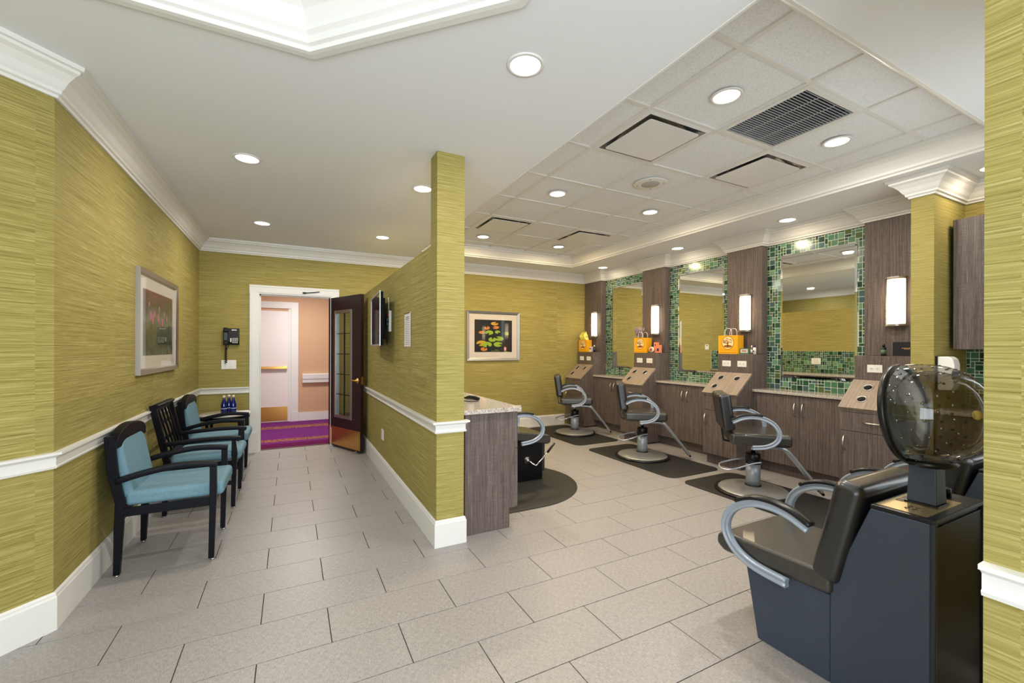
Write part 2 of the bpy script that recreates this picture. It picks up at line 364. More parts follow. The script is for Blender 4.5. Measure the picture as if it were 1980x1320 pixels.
# floor: slab in the grout colour and one object per tile
fl = struct('floor', MB().box(-2.2, 5.14, -2.8, 6.66, -.06, -.003), GROUT)
TW, TD, J = .61, .302, .0042
cache = {}; near_mb = MB(); n_t = 0
for r in range(-13, 18):
    y1 = 2.769-r*TD; y0 = y1-TD
    o = -.130 if r % 2 == 0 else .174
    for k in range(-5, 10):
        x0 = o+k*TW; x1 = x0+TW
        a0, a1 = max(x0, -2.05), min(x1, 5.0); b0, b1 = max(y0, -2.64), min(y1, 6.655)
        if a1-a0 < .03 or b1-b0 < .03: continue
        xm, ym = (a0+a1)/2, (b0+b1)/2
        w = xm*math.sin(YAW)+ym*math.cos(YAW); rr = xm*math.cos(YAW)-ym*math.sin(YAW)
        vis = w > 1.45 and abs(rr) < 1.3*w and xm > -1.5 and not (xm > 4.75) and ym > .3 and not (xm < XL-.1 and ym > xm+4.2)
        if vis:
            key = (round(a1-a0, 3), round(b1-b0, 3))
            if key not in cache:
                cache[key] = MB().box(J/2-key[0]/2, key[0]/2-J/2, J/2-key[1]/2, key[1]/2-J/2, -.008, 0).mesh('floor_tile', TILE, .0008, 1)
            O('floor_tile', cache[key], fl, (xm, ym, random.uniform(-.0003, .0003))); n_t += 1
        else: near_mb.box(a0+J/2, a1-J/2, b0+J/2, b1-J/2, -.008, 0)
q = near_mb.build('floor_tiling', TILE, fl); q['kind'] = 'stuff'
struct('trim_6', MB().box(-.39, .51, 6.645, 6.675, -.01, .007), P('threshold', (90, 60, 50), .4))

# ceiling with an octagonal and a rectangular recess
def fill_ceiling():
    bm = bmesh.new(); loops = [[(-2.2, -2.8), (5.14, -2.8), (5.14, YB+.1), (-2.2, YB+.1)], [(1.61, .99), (4.22, .99), (4.22, 5.97), (1.61, 5.97)],
                               [(-.42+1.3066*math.cos(R(22.5+45*i)), .983+1.3066*math.sin(R(22.5+45*i))) for i in range(8)]]
    for l in loops:
        vs_ = [bm.verts.new((x, y, ZC)) for x, y in l]
        for i in range(len(vs_)): bm.edges.new((vs_[i], vs_[(i+1) % len(vs_)]))
    bmesh.ops.triangle_fill(bm, use_beauty=True, use_dissolve=False, edges=bm.edges[:], normal=(0, 0, -1))
    me = bpy.data.meshes.new('ceiling'); bm.to_mesh(me); bm.free(); me.materials.append(CEIL); o = O('ceiling', me); o['kind'] = 'structure'; return o, loops[2]
ceil, octo = fill_ceiling()
rec = MB()
for (a, b, c, d) in ((1.56, 1.61, .94, 6.02), (4.22, 4.27, .94, 6.02), (1.61, 4.22, .94, .99), (1.61, 4.22, 5.97, 6.02)): rec.box(a, b, c, d, ZC+.001, 3.0)
rec.box(1.56, 4.27, .94, 6.02, 2.93, 2.98); rec.build('recess', CEIL, ceil)
om = MB(); out = [(-.42+(x+.42)*1.05, .983+(y-.983)*1.05) for x, y in octo]
for i in range(8):
    a, b = octo[i], octo[(i+1) % 8]; c, d = out[(i+1) % 8], out[i]
    om.prism([a, b, c, d], 'xy', ZC+.001, 3.05)
om.prism(out, 'xy', 3.05, 3.1); om.build('recess', CEIL, ceil)
struct('trim_7', run([(0, 2.742), (.0, 2.728), (-.03, 2.728), (-.034, 2.742)], octo, True), WHITE)
struct('trim_7', run([(-.001, 2.728), (.018, 2.73), (.02, 2.75), (.035, 2.757), (.04, 2.785), (.055, 2.80), (.058, 2.82), (.085, 2.87), (.13, 2.91), (.19, 2.93), (.2, 2.95), (.225, 2.955), (.23, 3.0), (-.001, 3.0)], octo, True), WHITE)
tray = [(1.61, .99), (4.22, .99), (4.22, 5.97), (1.61, 5.97)]
struct('trim_8', run([(-.001, 2.7395), (.0, 2.7365), (.014, 2.7375), (.018, 2.752), (.034, 2.76), (.038, 2.778), (.055, 2.80), (.088, 2.838), (.108, 2.852), (.112, 2.868), (.128, 2.872), (.132, 2.887), (0, 2.889)], tray, True), WHITE)
# acoustic tiles and grid bars
gx = [1.735]+[2.008+.61*i for i in range(4)]+[4.095]; gy = [1.115]+[1.392+.61*i for i in range(8)]+[5.85]
tmesh = {}
skip = {(2, 1), (1, 2), (3, 2), (1, 6), (3, 6)}   # cells with a diffuser or the grille
for i in range(len(gx)-1):
    for j in range(len(gy)-1):
        if (i, j) in skip: continue
        w, d = round(gx[i+1]-gx[i]-.024, 3), round(gy[j+1]-gy[j]-.024, 3)
        if (w, d) not in tmesh: tmesh[(w, d)] = MB().box(-w/2, w/2, -d/2, d/2, 0, .012).mesh('ceiling_tile', ACT, .002, 1)
        O('ceiling_tile', tmesh[(w, d)], ceil, ((gx[i]+gx[i+1])/2, (gy[j]+gy[j+1])/2, ZG+.008+random.uniform(0, .001)))
GRIDM = P('grid_paint', (222, 220, 216), .4)
for x in gx: MB().box(x-.0125, x+.0125, gy[0], gy[-1], ZG-.001, ZG+.02).build('grid_bar', GRIDM, ceil)
for j, y in enumerate(gy): MB().box(gx[0]+.013, gx[-1]-.013, y-.0125, y+.0125, ZG-.0005, ZG+.02).build('grid_bar', GRIDM, ceil)

# crown mouldings (path direction chosen so that the room lies to its left)
struct('trim_1', run(ceilcrown, [(.895, YB), (XL, YB), (XL, 2.875), (XL-1.0, 1.875), (XL-1.0, -2.65)]), WHITE)
pil = [(6.05, 6.50), (4.59, 5.04), (3.125, 3.575), (1.60, 2.115)]; PX = 4.895
cp = [(5.012, .40), (5.012, 1.46), (4.43, 1.46), (4.43, 1.60), (PX, 1.60), (PX, 2.115), (XT, 2.115), (XT, 3.125), (PX, 3.125), (PX, 3.575), (XT, 3.575), (XT, 4.59), (PX, 4.59), (PX, 5.04), (XT, 5.04), (XT, 6.05), (PX, 6.05), (PX, YB), (.895, YB)]
struct('trim_2', run(ceilcrown, cp), WHITE)
# chair rails and baseboards
railp = [(0, .785), (.012, .785), (.016, .796), (.010, .80), (.010, .838), (.016, .843), (.022, .848), (.034, .853), (.034, .865), (0, .865)]
basep = [(0, 0), (.016, 0), (.016, .158), (.012, .166), (.011, .176), (.004, .184), (0, .184)]
struct('trim_3', run(railp, [(-.485, YB), (XL, YB), (XL, 2.875), (XL-1.0, 1.875), (XL-1.0, .2)]), WHITE)
struct('baseboard_left', run(basep, [(-.485, YB), (XL, YB), (XL, 2.875), (XL-1.0, 1.875), (XL-1.0, -2.65)]), WHITE)
struct('trim_4', run(railp, [(XP+.2, 2.90), (XP+.2, 2.87), (XP-.001, 2.87), (XP-.001, YB)]), WHITE)
struct('baseboard_partition', run(basep, [(XP+.2, 2.935), (XP+.2, 2.87), (XP-.001, 2.87), (XP-.001, YB)]), WHITE)
struct('baseboard_back', run(basep, [(4.45, YB), (1.6, YB)]), WHITE)
struct('trim_5', run(railp, [(1.49, -2.65), (1.49, .40)]), WHITE)
struct('baseboard_right', run(basep, [(1.49, -2.65), (1.49, .40), ]), WHITE)

# ================================================================== mosaic panels on the right wall
def mosaic(y0, y1, z0, z1, xf, hole=None, u=.0305, max_parts=0, name='wall_mosaic', axis='x', seed=1, flip=False):
    """glass mosaic of 1x1, 1x2, 2x1, 2x2 unit tiles on a grouted backing; the plane is x = xf (facing -x) or y = xf"""
    rnd = random.Random(seed); ny = max(1, round((y1-y0)/u)); nz = max(1, round((z1-z0)/u)); uy, uz = (y1-y0)/ny, (z1-z0)/nz
    occ = [[False]*nz for _ in range(ny)]; cells = []
    for j in range(nz):
        for i in range(ny):
            if occ[i][j]: continue
            opts = [(1, 1)]*3+[(2, 1)]*2+[(1, 2)]*2+[(2, 2)]*6
            a, b = rnd.choice(opts)
            while any(i+p >= ny or j+q >= nz or occ[i+p][j+q] for p in range(a) for q in range(b)):
                if a >= b and a > 1: a -= 1
                elif b > 1: b -= 1
                else: break
            for p in range(a):
                for q in range(b): occ[i+p][j+q] = True
            cy, cz = y0+(i+a/2)*uy, z0+(j+b/2)*uz
            if hole and hole[0] < cy < hole[1] and hole[2] < cz < hole[3]: continue
            c = rnd.choice([0, 1, 5]) if a*b == 1 and rnd.random() < .8 else rnd.choice([0, 1, 1, 2, 2, 3, 4, 5])
            cells.append((a, b, cy, cz, c))
    s1 = -1 if not flip else 1
    back = MB(); g = .0028
    if axis == 'x': back.box(min(xf, xf-s1*.012), max(xf, xf-s1*.012), y0, y1, z0, z1)
    else: back.box(y0, y1, min(xf, xf-s1*.012), max(xf, xf-s1*.012), z0, z1)
    root = struct(name, back, GROUTW)
    cells.sort(key=lambda c: -c[0]*c[1]); mm = {}
    rest = [MB() for _ in MOS]
    for n, (a, b, cy, cz, c) in enumerate(cells):
        hw, hh = a*uy/2-g, b*uz/2-g
        if n < max_parts:
            k = (a, b, c)
            if k not in mm:
                q = MB()
                q.box(-.0025, .003, -hw, hw, -hh, hh) if axis == 'x' else q.box(-hw, hw, -.0025, .003, -hh, hh)
                mm[k] = q.mesh('mosaic_tile', MOS[c])
            O('mosaic_tile', mm[k], root, (xf, cy, cz) if axis == 'x' else (cy, xf, cz))
        else:
            q = rest[c]; q.box(xf-.0025, xf+.003, cy-hw, cy+hw, cz-hh, cz+hh) if axis == 'x' else q.box(cy-hw, cy+hw, xf-.0025, xf+.003, cz-hh, cz+hh)
    allv = MB(); idx = []
    for c, q in enumerate(rest):
        allv.add(q.v, q.f); idx += [c]*len(q.f)
    if idx:
        me = bpy.data.meshes.new('mosaic_tiling'); me.from_pydata(allv.v, [], allv.f)
        for m in MOS: me.materials.append(m)
        me.polygons.foreach_set('material_index', idx); o = O('mosaic_tiling', me, root); o['kind'] = 'stuff'
    return root
CT = .916   # worktop height
mosaic(2.115, 3.125, CT, 2.60, XT, (2.225, 2.955, 1.09, 2.43), max_parts=290, seed=3)
mosaic(3.575, 4.59, CT, 2.60, XT, (3.70, 4.41, 1.09, 2.43), seed=4)
mosaic(5.04, 6.05, CT, 2.60, XT, (5.16, 5.86, 1.09, 2.43), seed=5)
mosaic(.42, 1.445, .92, 1.38, XT, u=.0255, seed=6, max_parts=250)
mosaic(2.95, 6.54, .93, 1.34, XP+.2+.012, u=.036, seed=8, flip=True)
mosaic(1.12, 1.56, .93, 1.34, YB-.012, axis='y', u=.036, seed=9)

# ================================================================== stations
for i, (lab, y0, y1) in enumerate((('largest wall mirror, nearest the camera, in green mosaic surround', 2.216, 2.966), ('middle one of the three tall wall mirrors in green mosaic', 3.686, 4.418), ('farthest tall wall mirror, reflecting the bright yellow wall', 5.142, 5.872))):
    z0, z1 = 1.055, 2.443; b = .022; xo, xi = XT-.006, XT-.012
    t = thing('wall_mirror', lab, 'mirror', (XT, (y0+y1)/2, z0), group='mirrors over the styling counters')
    y0, y1, z0, z1 = y0-(y0+y1)/2, y1-(y0+y1)/2, 0, z1-z0
    m = MB(); v = [(-.003, y0, z0), (-.003, y1, z0), (-.003, y1, z1), (-.003, y0, z1), (-.006, y0, z0), (-.006, y1, z0), (-.006, y1, z1), (-.006, y0, z1), (-.0095, y0+b, z0+b), (-.0095, y1-b, z0+b), (-.0095, y1-b, z1-b), (-.0095, y0+b, z1-b)]
    m.add(v, [(8, 9, 10, 11), (4, 5, 9, 8), (5, 6, 10, 9), (6, 7, 11, 10), (7, 4, 8, 11), (0, 1, 5, 4), (1, 2, 6, 5), (2, 3, 7, 6), (3, 0, 4, 7), (3, 2, 1, 0)])
    m.build('glass', MIRROR, t)
def pull(mb, p0, p1, out, h=.034, r=.0068):
    p0, p1, out = Vector(p0), Vector(p1), Vector(out)
    pts = [p0]+[p0.lerp(p1, k/8)+out*h*(1-abs(2*k/8-1)**2.2*.75) for k in range(9)]+[p1]
    return mb.tube(pts, [r*.8]+[r*(.8+.5*math.sin(PI*k/8)) for k in range(9)]+[r*.8], 8)
FX = 4.45
ordn = ['farthest away beside the yellow back wall', 'second from the back wall', 'third from the back wall', 'nearest, beside the green stub wall']
for i, (y0, y1) in enumerate(pil):
    ry0 = y0; y0_ = max(y0, 1.605); w = y1-y0; cy = (y0+y1)/2
    # pilaster
    t = thing('wood_pilaster', 'dark grey-brown wood pilaster, '+ordn[i], 'pilaster', (PX, cy, 1.318), group='wood pilasters between the mirrors')
    MB().box(0, XT+.011-PX, y0-cy, y1-cy, 0, 2.6-1.318).build('panel', LAM, t, bevel=.002)
    # pedestal
    t = thing('station_pedestal', 'wood styling station pedestal with sloped tool-holder top, '+ordn[i], 'cabinet', (FX, cy, 0), group='styling station pedestals')
    a, b = y0-cy, y1-cy; a2, b2 = a+.01, b-.005
    MB().prism([(.018, .125), (.018, .838), (.27, 1.085), (.27, 1.316), (.445, 1.316), (.55, 1.316), (.55, .02), (.09, .02), (.09, .125)], 'xz', a, b).build('body', LAM, t, bevel=.0015, seg=1)
    MB().box(.075, .09, a+.005, b-.005, 0, .125).build('toe_kick', LAM, t)
    top = MB(); sl = Vector((.27, 0, .235)).normalized(); nn = Vector((-sl.z, 0, sl.x)); p0 = Vector((.0, 0, .838)); p1 = Vector((.272, 0, 1.0775))
    top.prism([(p0.x, p0.z), (p1.x, p1.z), (p1.x+nn.x*.022, p1.z+nn.z*.022), (p0.x+nn.x*.022, p0.z+nn.z*.022)], 'xz', a-.004, b+.004)
    bo = top.build('sloped_board', LAMT, t, bevel=.001, seg=1)
    for (yy, q) in ((.115, .265), (-.095, .265), (.115, .115)):
        c = p0+sl*q+nn*.0225; c.y = yy
        MB().lathe([(.030, .0), (.041, .0), (.041, .004), (.037, .006), (.032, .005), (.030, .0)], c, 24, nn).build('holder_ring', STEEL, bo)
        MB().lathe([(.0005, .001), (.031, .001), (.031, .0022), (.0005, .0022)], c, 20, nn).build('holder_hole', DARK, bo)
    d = MB().box(0, .018, a+.003, b-.003, .648, .812).build('drawer', LAM, t, bevel=.0015, seg=1)
    pull(MB(), (0, -.065, .735), (0, .065, .735), (-1, 0, 0)).build('handle', NICKEL, d)
    MB().box(0, .018, a+.003, b-.003, .816, .846).build('fascia', LAM, t, bevel=.0015, seg=1)
    d = MB().box(0, .018, a+.003, b-.003, .128, .644).build('door', LAM, t, bevel=.0015, seg=1)
    pull(MB(), (0, b-.045, .475), (0, b-.045, .60), (-1, 0, 0)).build('handle', NICKEL, d)
    for yy in (.10, -.10):
        pl = MB().box(.2655, .270, yy-.057, yy+.057, 1.165, 1.235).build('outlet_plate', PLATE, t, bevel=.0015)
        for s in (-.022, .022):
            k = MB()
            MB().box(.2638, .2656, yy+s-.016, yy+s+.016, 1.186, 1.214).build('socket', PLATE, pl, bevel=.0005)
            for ss, hh in ((-.006, .004), (.006, .004)): k.box(.263, .2639, yy+s-.008, yy+s+.002, 1.2+ss-.0012, 1.2+ss+.0012)
            k.cyl((.263, yy+s+.0085, 1.2), (.2639, yy+s+.0085, 1.2), .003, n=8)
            k.build('slots', DARK, pl)['kind'] = 'stuff'
# sconces
for i, (cy, lab) in enumerate(((6.215, 'lit wall sconce farthest away, glowing on the yellow wall'), (4.76, 'lit wall sconce second from the back wall'), (3.32, 'lit white wall sconce above the yellow bag with white handles'), (1.865, 'lit warm wall sconce nearest the camera, over the black booklet'))):
    t = thing('wall_sconce', lab, 'sconce', (PX, cy, 1.81), group='wall sconces on the pilasters')
    MB().box(-.012, -.0005, -.07, .07, -.20, .20).build('back_plate', STEEL, t, bevel=.002)
    a = arc(-.0, 0, .078, 90, 270, 12, .066); sh = [(-.012+x*.72 if x < 0 else -.012, y) for x, y in a]
    MB().prism(sh, 'xy', -.205, .205).build('shade', SHADE, t)
    pass
    b = [(x*.9-.012, y*1.25) for x, y in arc(0, 0, .082, 90, 270, 12, .066)]; c = [(x*.9-.016, y*1.18) for x, y in arc(0, 0, .078, 90, 270, 12, .066)]
    MB().prism(b+c[::-1], 'xy', -.222, .222).build('outer_cover', CLEAR, t)
    for z in (-.222, .214): MB().prism([(x*1.02, y*1.01) for x, y in b], 'xy', z, z+.008).build('end_cap', STEEL, t)
# worktops and cabinets between the pedestals
names = ['between the two nearest pedestals', 'between the second and third pedestals', 'farthest away, between the two last pedestals']
for i, (y0, y1) in enumerate(((2.117, 3.123), (3.577, 4.588), (5.042, 6.048))):
    tag(MB().box(4.715, XT-.001, y0, y1, CT-.028, CT).build('granite_worktop', GRAN, None, bevel=.002), 'beige granite worktop '+names[i], 'worktop', 'granite worktops under the mirrors')
    t = thing('vanity_cabinet', 'low grey-brown wood cabinet with two doors '+names[i], 'cabinet', (4.74, (y0+y1)/2, 0), group='low two-door cabinets')
    h = (y1-y0)/2
    MB().box(.018, XT-4.742, -h, h, .125, CT-.0285).build('body', LAM, t)
    MB().box(.075, .24, -h, h, 0, .125).build('toe_kick', LAM, t)
    for s in (-1, 1):
        d = MB().box(0, .018, min(s*.0015, s*(h-.002)), max(s*.0015, s*(h-.002)), .128, CT-.034).build('door', LAM, t, bevel=.0015, seg=1)
        pull(MB(), (0, s*.04, .665), (0, s*.04, .81), (-1, 0, 0)).build('handle', NICKEL, d)
# cabinets right of the stub wall
t = thing('wall_cabinet', 'dark wood upper wall cabinet right of the green stub wall', 'cabinet', (4.68, .92, 1.376))
MB().box(.02, XT-4.68, -.50, .515, 0, 1.03).build('body', P('dark_edge', (34, 28, 28), .5), t)
for s in (-1, 1): MB().box(0, .02, min(0, s*.508)+.0015, max(0, s*.508)-.0015, .002, 1.028).build('door', LAM, t, bevel=.001)
t = thing('base_cabinet', 'dark wood base cabinet behind the hair dryers', 'cabinet', (4.40, .92, 0))
MB().box(.018, XT-4.402, -.50, .525, .1, CT-.0285).build('body', LAM, t)
MB().box(.075, .3, -.50, .525, 0, .1).build('toe_kick', LAM, t)
for s in (-1, 1):
    MB().box(0, .018, min(0, s*.508)+.0015, max(0, s*.508)-.0015, .70, CT-.034).build('drawer', LAM, t, bevel=.001)
    d = MB().box(0, .018, min(0, s*.508)+.0015, max(0, s*.508)-.0015, .104, .696).build('door', LAM, t, bevel=.001)
    pull(MB(), (0, s*.04, .50), (0, s*.04, .62), (-1, 0, 0)).build('handle', NICKEL, d)
tag(MB().box(4.37, XT-.001, .405, 1.455, CT-.028, CT).build('granite_worktop', GRAN, None, bevel=.002), 'granite worktop over the base cabinet behind the hair dryers', 'worktop')
# soap dispenser on the stub wall
t = thing('soap_dispenser', 'white wall soap dispenser on the green stub wall', 'dispenser', (4.51, 1.459, 1.06))
MB().box(-.058, .058, -.012, 0, 0, .265).build('back_plate', BLACKP, t, bevel=.002)
MB().prism([(-.012, .004), (-.012, .262), (-.075, .262), (-.098, .245), (-.108, .20), (-.108, .06), (-.10, .02), (-.085, .004)], 'yz', -.055, .055).build('cover', PLATE, t, bevel=.008, seg=3, soft=True)
MB().prism([(-.1085, .10), (-.1085, .15), (-.10, .165), (-.092, .13), (-.10, .085)], 'yz', -.0565, .0565).build('level_window', P('blue_window', (40, 52, 90), .2), t)

# ================================================================== granite counter along the partition
t = thing('wash_counter', 'tall grey wood counter against the green column, seen end on', 'cabinet', (1.13, 2.94, 0))
MB().prism([(.0, .0), (.365, 0), (.365, .15), (.42, .15), (.42, .893), (0, .893)], 'xz', 0, 3.60).build('body', LAM, t, bevel=.001, seg=1)
for k in range(6):
    y = .004+k*.598
    d = MB().box(.4205, .438, y, y+.592, .153, .60).build('door', LAM, t, bevel=.001); pull(MB(), (.438, y+.54, .45), (.438, y+.54, .56), (1, 0, 0)).build('handle', NICKEL, d)
    d = MB().box(.4205, .438, y, y+.592, .604, .885).build('drawer', LAM, t, bevel=.001)
tag(MB().box(1.108, 1.578, 2.90, 6.535, .8935, .926).build('granite_countertop', GRAN, None, bevel=.002), 'speckled granite top of the counter by the green column', 'worktop')
cl = thing('hair_clipper', 'black hair clipper and cord lying on the granite counter by the column', 'clipper', (1.40, 3.47, .9265), R(100))
MB().tube([(-.1, 0, .018), (-.04, 0, .022), (.04, 0, .02), (.09, 0, .014)], [.014, .019, .018, .012], 10).build('body', BLACKP, cl)
MB().box(.088, .108, -.018, .018, .004, .018).build('blade', BLACKP, cl)
MB().tube(smoothpath([(-.1, 0, .014), (-.16, .05, .01), (-.12, .12, .008), (.02, .10, .012), (.1, .05, .03), (.13, .12, .008), (.02, .17, .006)]), .004, 6).build('cord', BLACKP, cl)

# ================================================================== styling chairs
def curve_arm(sd, y):
    pts = smoothpath([(-.225, y, .695), (-.15, y, .732), (-.06, y, .748), (.03, y, .735), (.105, y, .695), (.148, y, .632), (.150, y, .568), (.112, y, .515), (.04, y, .482), (-.06, y, .470)], 5)
    return pts
ARMSEC = [(-.013, -.019), (-.0165, -.0155), (-.0165, -.008), (-.013, -.006), (-.013, .006), (-.0165, .008), (-.0165, .0155), (-.013, .019), (.013, .019), (.0165, .0155), (.0165, .008), (.013, .006), (.013, -.006), (.0165, -.008), (.0165, -.0155), (.013, -.019)]
PADSEC = [(-.022, .015), (-.024, .024), (-.015, .034), (.015, .034), (.024, .024), (.022, .015)]
def make_styling_chair(label):
    t = thing('styling_chair', label, 'chair', group='black hydraulic styling chairs on the mats')
    b = MB().lathe([(.005, .066), (.10, .058), (.22, .042), (.295, .030), (.304, .022), (.304, .0125), (.005, .0125)], n=48).build('base_plate', PLATEM, t)
    MB().lathe([(.302, .0), (.332, .0), (.335, .010), (.328, .021), (.306, .025), (.3045, .0), ], n=48).build('rubber_ring', BLACKP, b)
    MB().lathe([(.066, .048), (.072, .05), (.072, .066), (.064, .072)], n=24).build('collar', BLACKP, b)
    c = MB().lathe([(.0635, .07), (.0635, .27)], n=28).build('pump_cylinder', P('pump_metal', (158, 164, 174), .35, .35) if 'pump_metal' not in MATS else MATS['pump_metal'], t)
    MB().lathe([(.066, .270), (.066, .362), (.060, .368), (.02, .368)], n=28).build('pump_cover', BLACKP, c)
    MB().lathe([(.019, .367), (.019, .464)], n=16).build('piston', CHROME, c)
    MB().tube(smoothpath([(.055, -.078, .300), (-.03, -.10, .285), (-.20, -.155, .235), (-.285, -.13, .225), (-.295, -.02, .245), (-.18, .045, .275), (-.05, .075, .30)], 5), .0085, 8).build('foot_lever', BRIGHT, t)
    MB().box(-.18, .16, -.14, .14, .462, .479).build('seat_bracket', BLACKP, t, bevel=.003)
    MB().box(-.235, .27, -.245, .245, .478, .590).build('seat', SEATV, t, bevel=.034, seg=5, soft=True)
    # backrest: three upholstered channels
    bk = MB()
    for (y0, y1) in ((-.235, -.085), (-.087, .087), (.085, .235)): bk.box(-.055, .055, y0, y1, 0, .345)
    o = bk.build('backrest', BLACKV, t, bevel=.032, seg=4, soft=True); o.location = (-.238, 0, .60); o.rotation_euler = (0, R(-8), 0)
    MB().bar((-.19, 0, .464), (-.262, 0, .478), .012, .05, (0, 1, 0)).bar((-.258, 0, .474), (-.285, 0, .66), .012, .05, (0, 1, 0)).build('back_bracket', BLACKP, t)
    for s in (-1, 1):
        y = s*.268; pts = curve_arm(s, y)
        a = MB().sweep(pts, ARMSEC, (0, 1, 0)).build('arm', SILVER, t)
        MB().sweep(pts[:15], PADSEC, (0, 1, 0)).build('arm_pad', BLACKP, a)
        MB().box(-.06, .06, y-.03*s-.012, y-.03*s+.012, .462, .474).build('arm_bracket', STEEL, a)
    fr = MB()
    for s in (-1, 1):
        y = s*.095
        fr.tube(smoothpath([(.02, y, .452), (.16, y, .452), (.235, y, .440), (.29, y*.92, .395), (.39, y*.68, .265), (.50, y*.40, .125), (.555, y*.24, .050)], 4), .0175, 10)
    f = fr.build('footrest', BRIGHT, t)
    MB().bar((.520, 0, .098), (.578, 0, .022), .030, .075, (0, 1, 0), .022, .045).build('foot_tip', BLACKS, f, bevel=.008)
    return t
ch = make_styling_chair('black styling chair nearest the camera on its black mat'); ch.location = (3.945, 2.60, .012); ch.rotation_euler.z = R(-45)
copy_of(ch, (3.965, 4.08, .012), R(-38), 'middle one of the three black styling chairs')
copy_of(ch, (4.08, 5.70, .012), R(-33), 'farthest black styling chair, before the yellow back wall')
def rrect(x0, x1, y0, y1, r, n=7):
    return arc(x1-r, y1-r, r, 0, 90, n)+arc(x0+r, y1-r, r, 90, 180, n)+arc(x0+r, y0+r, r, 180, 270, n)+arc(x1-r, y0+r, r, 270, 360, n)
def mat_mesh(poly, poly2):
    mb = MB(); n = len(poly); v = [(x, y, .0005) for x, y in poly]+[(x, y, .006) for x, y in poly]+[(x, y, .0115) for x, y in poly2]
    f = [(i, (i+1) % n, (i+1) % n+n, i+n) for i in range(n)]+[(i+n, (i+1) % n+n, (i+1) % n+2*n, i+2*n) for i in range(n)]+[tuple(range(2*n, 3*n)), tuple(reversed(range(n)))]
    return mb.add(v, f)
mp = mat_mesh(rrect(3.575-3.97, .40, -.745, .745, .11), rrect(3.61-3.97, .365, -.71, .71, .09))
for (x, y, l) in ((3.97, 2.395, 'black anti-fatigue floor mat under the nearest styling chair'), (3.97, 3.995, 'black anti-fatigue floor mat under the middle styling chair'), (3.99, 5.70, 'black anti-fatigue floor mat under the farthest styling chair')):
    o = mp.build('floor_mat', RUBBER, None, loc=(x, y, 0)); tag(o, l, 'mat', 'black mats under the styling chairs')
hp = [(1.60, 4.62), (1.60, 3.18)]+arc(1.94, 3.90, .72, -90, 90, 28); hp2 = [(1.63, 4.59), (1.63, 3.21)]+arc(1.94, 3.90, .685, -90, 90, 28)
tag(mat_mesh(hp, hp2).build('floor_mat', RUBBER), 'black half-round floor mat under the shampoo chair', 'mat')

# shampoo chair beside the wash counter (faces +x)
t = thing('shampoo_chair', 'black shampoo chair with grey arms and side lever, half behind the counter', 'chair', (2.11, 4.09, .012))
MB().box(-.27, .235, -.24, .24, 0, .44).build('base', BLACKS, t, bevel=.004)
MB().box(.238, .285, -.215, .215, .07, .40).build('leg_rest', BLACKV, t, bevel=.016, seg=3, soft=True)
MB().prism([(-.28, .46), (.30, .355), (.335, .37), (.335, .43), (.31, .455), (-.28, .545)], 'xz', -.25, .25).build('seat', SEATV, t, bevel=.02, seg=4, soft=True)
o = MB().box(-.05, .05, -.24, .24, 0, .33).build('backrest', BLACKV, t, bevel=.035, seg=4, soft=True, loc=(-.30, 0, .50)); o.rotation_euler = (0, R(-10), 0)
for s in (-1, 1):
    y = s*.275; pts = [Vector((p.x*1.18+.035, y, (p.z-.47)*1.05+.395)) for p in curve_arm(s, y)]
    a = MB().sweep(pts, ARMSEC, (0, 1, 0)).build('arm', SILVER, t); MB().sweep(pts[:17], PADSEC, (0, 1, 0)).build('arm_pad', BLACKP, a)
MB().lathe([(.001, 0), (.038, 0), (.036, .01), (.016, .014), (.014, .03), (.001, .03)], (.05, -.2405, .215), 20, (0, -1, 0)).build('lever_boss', CHROME, t)
l = MB().tube([(.05, -.262, .215), (.12, -.285, .165), (.135, -.29, .165), (.30, -.30, .325)], .0085, 8).build('lever', CHROME, t)
MB().tube([(.262, -.298, .285), (.345, -.301, .375)], [.0125, .011], 10).build('grip', BLACKP, l)

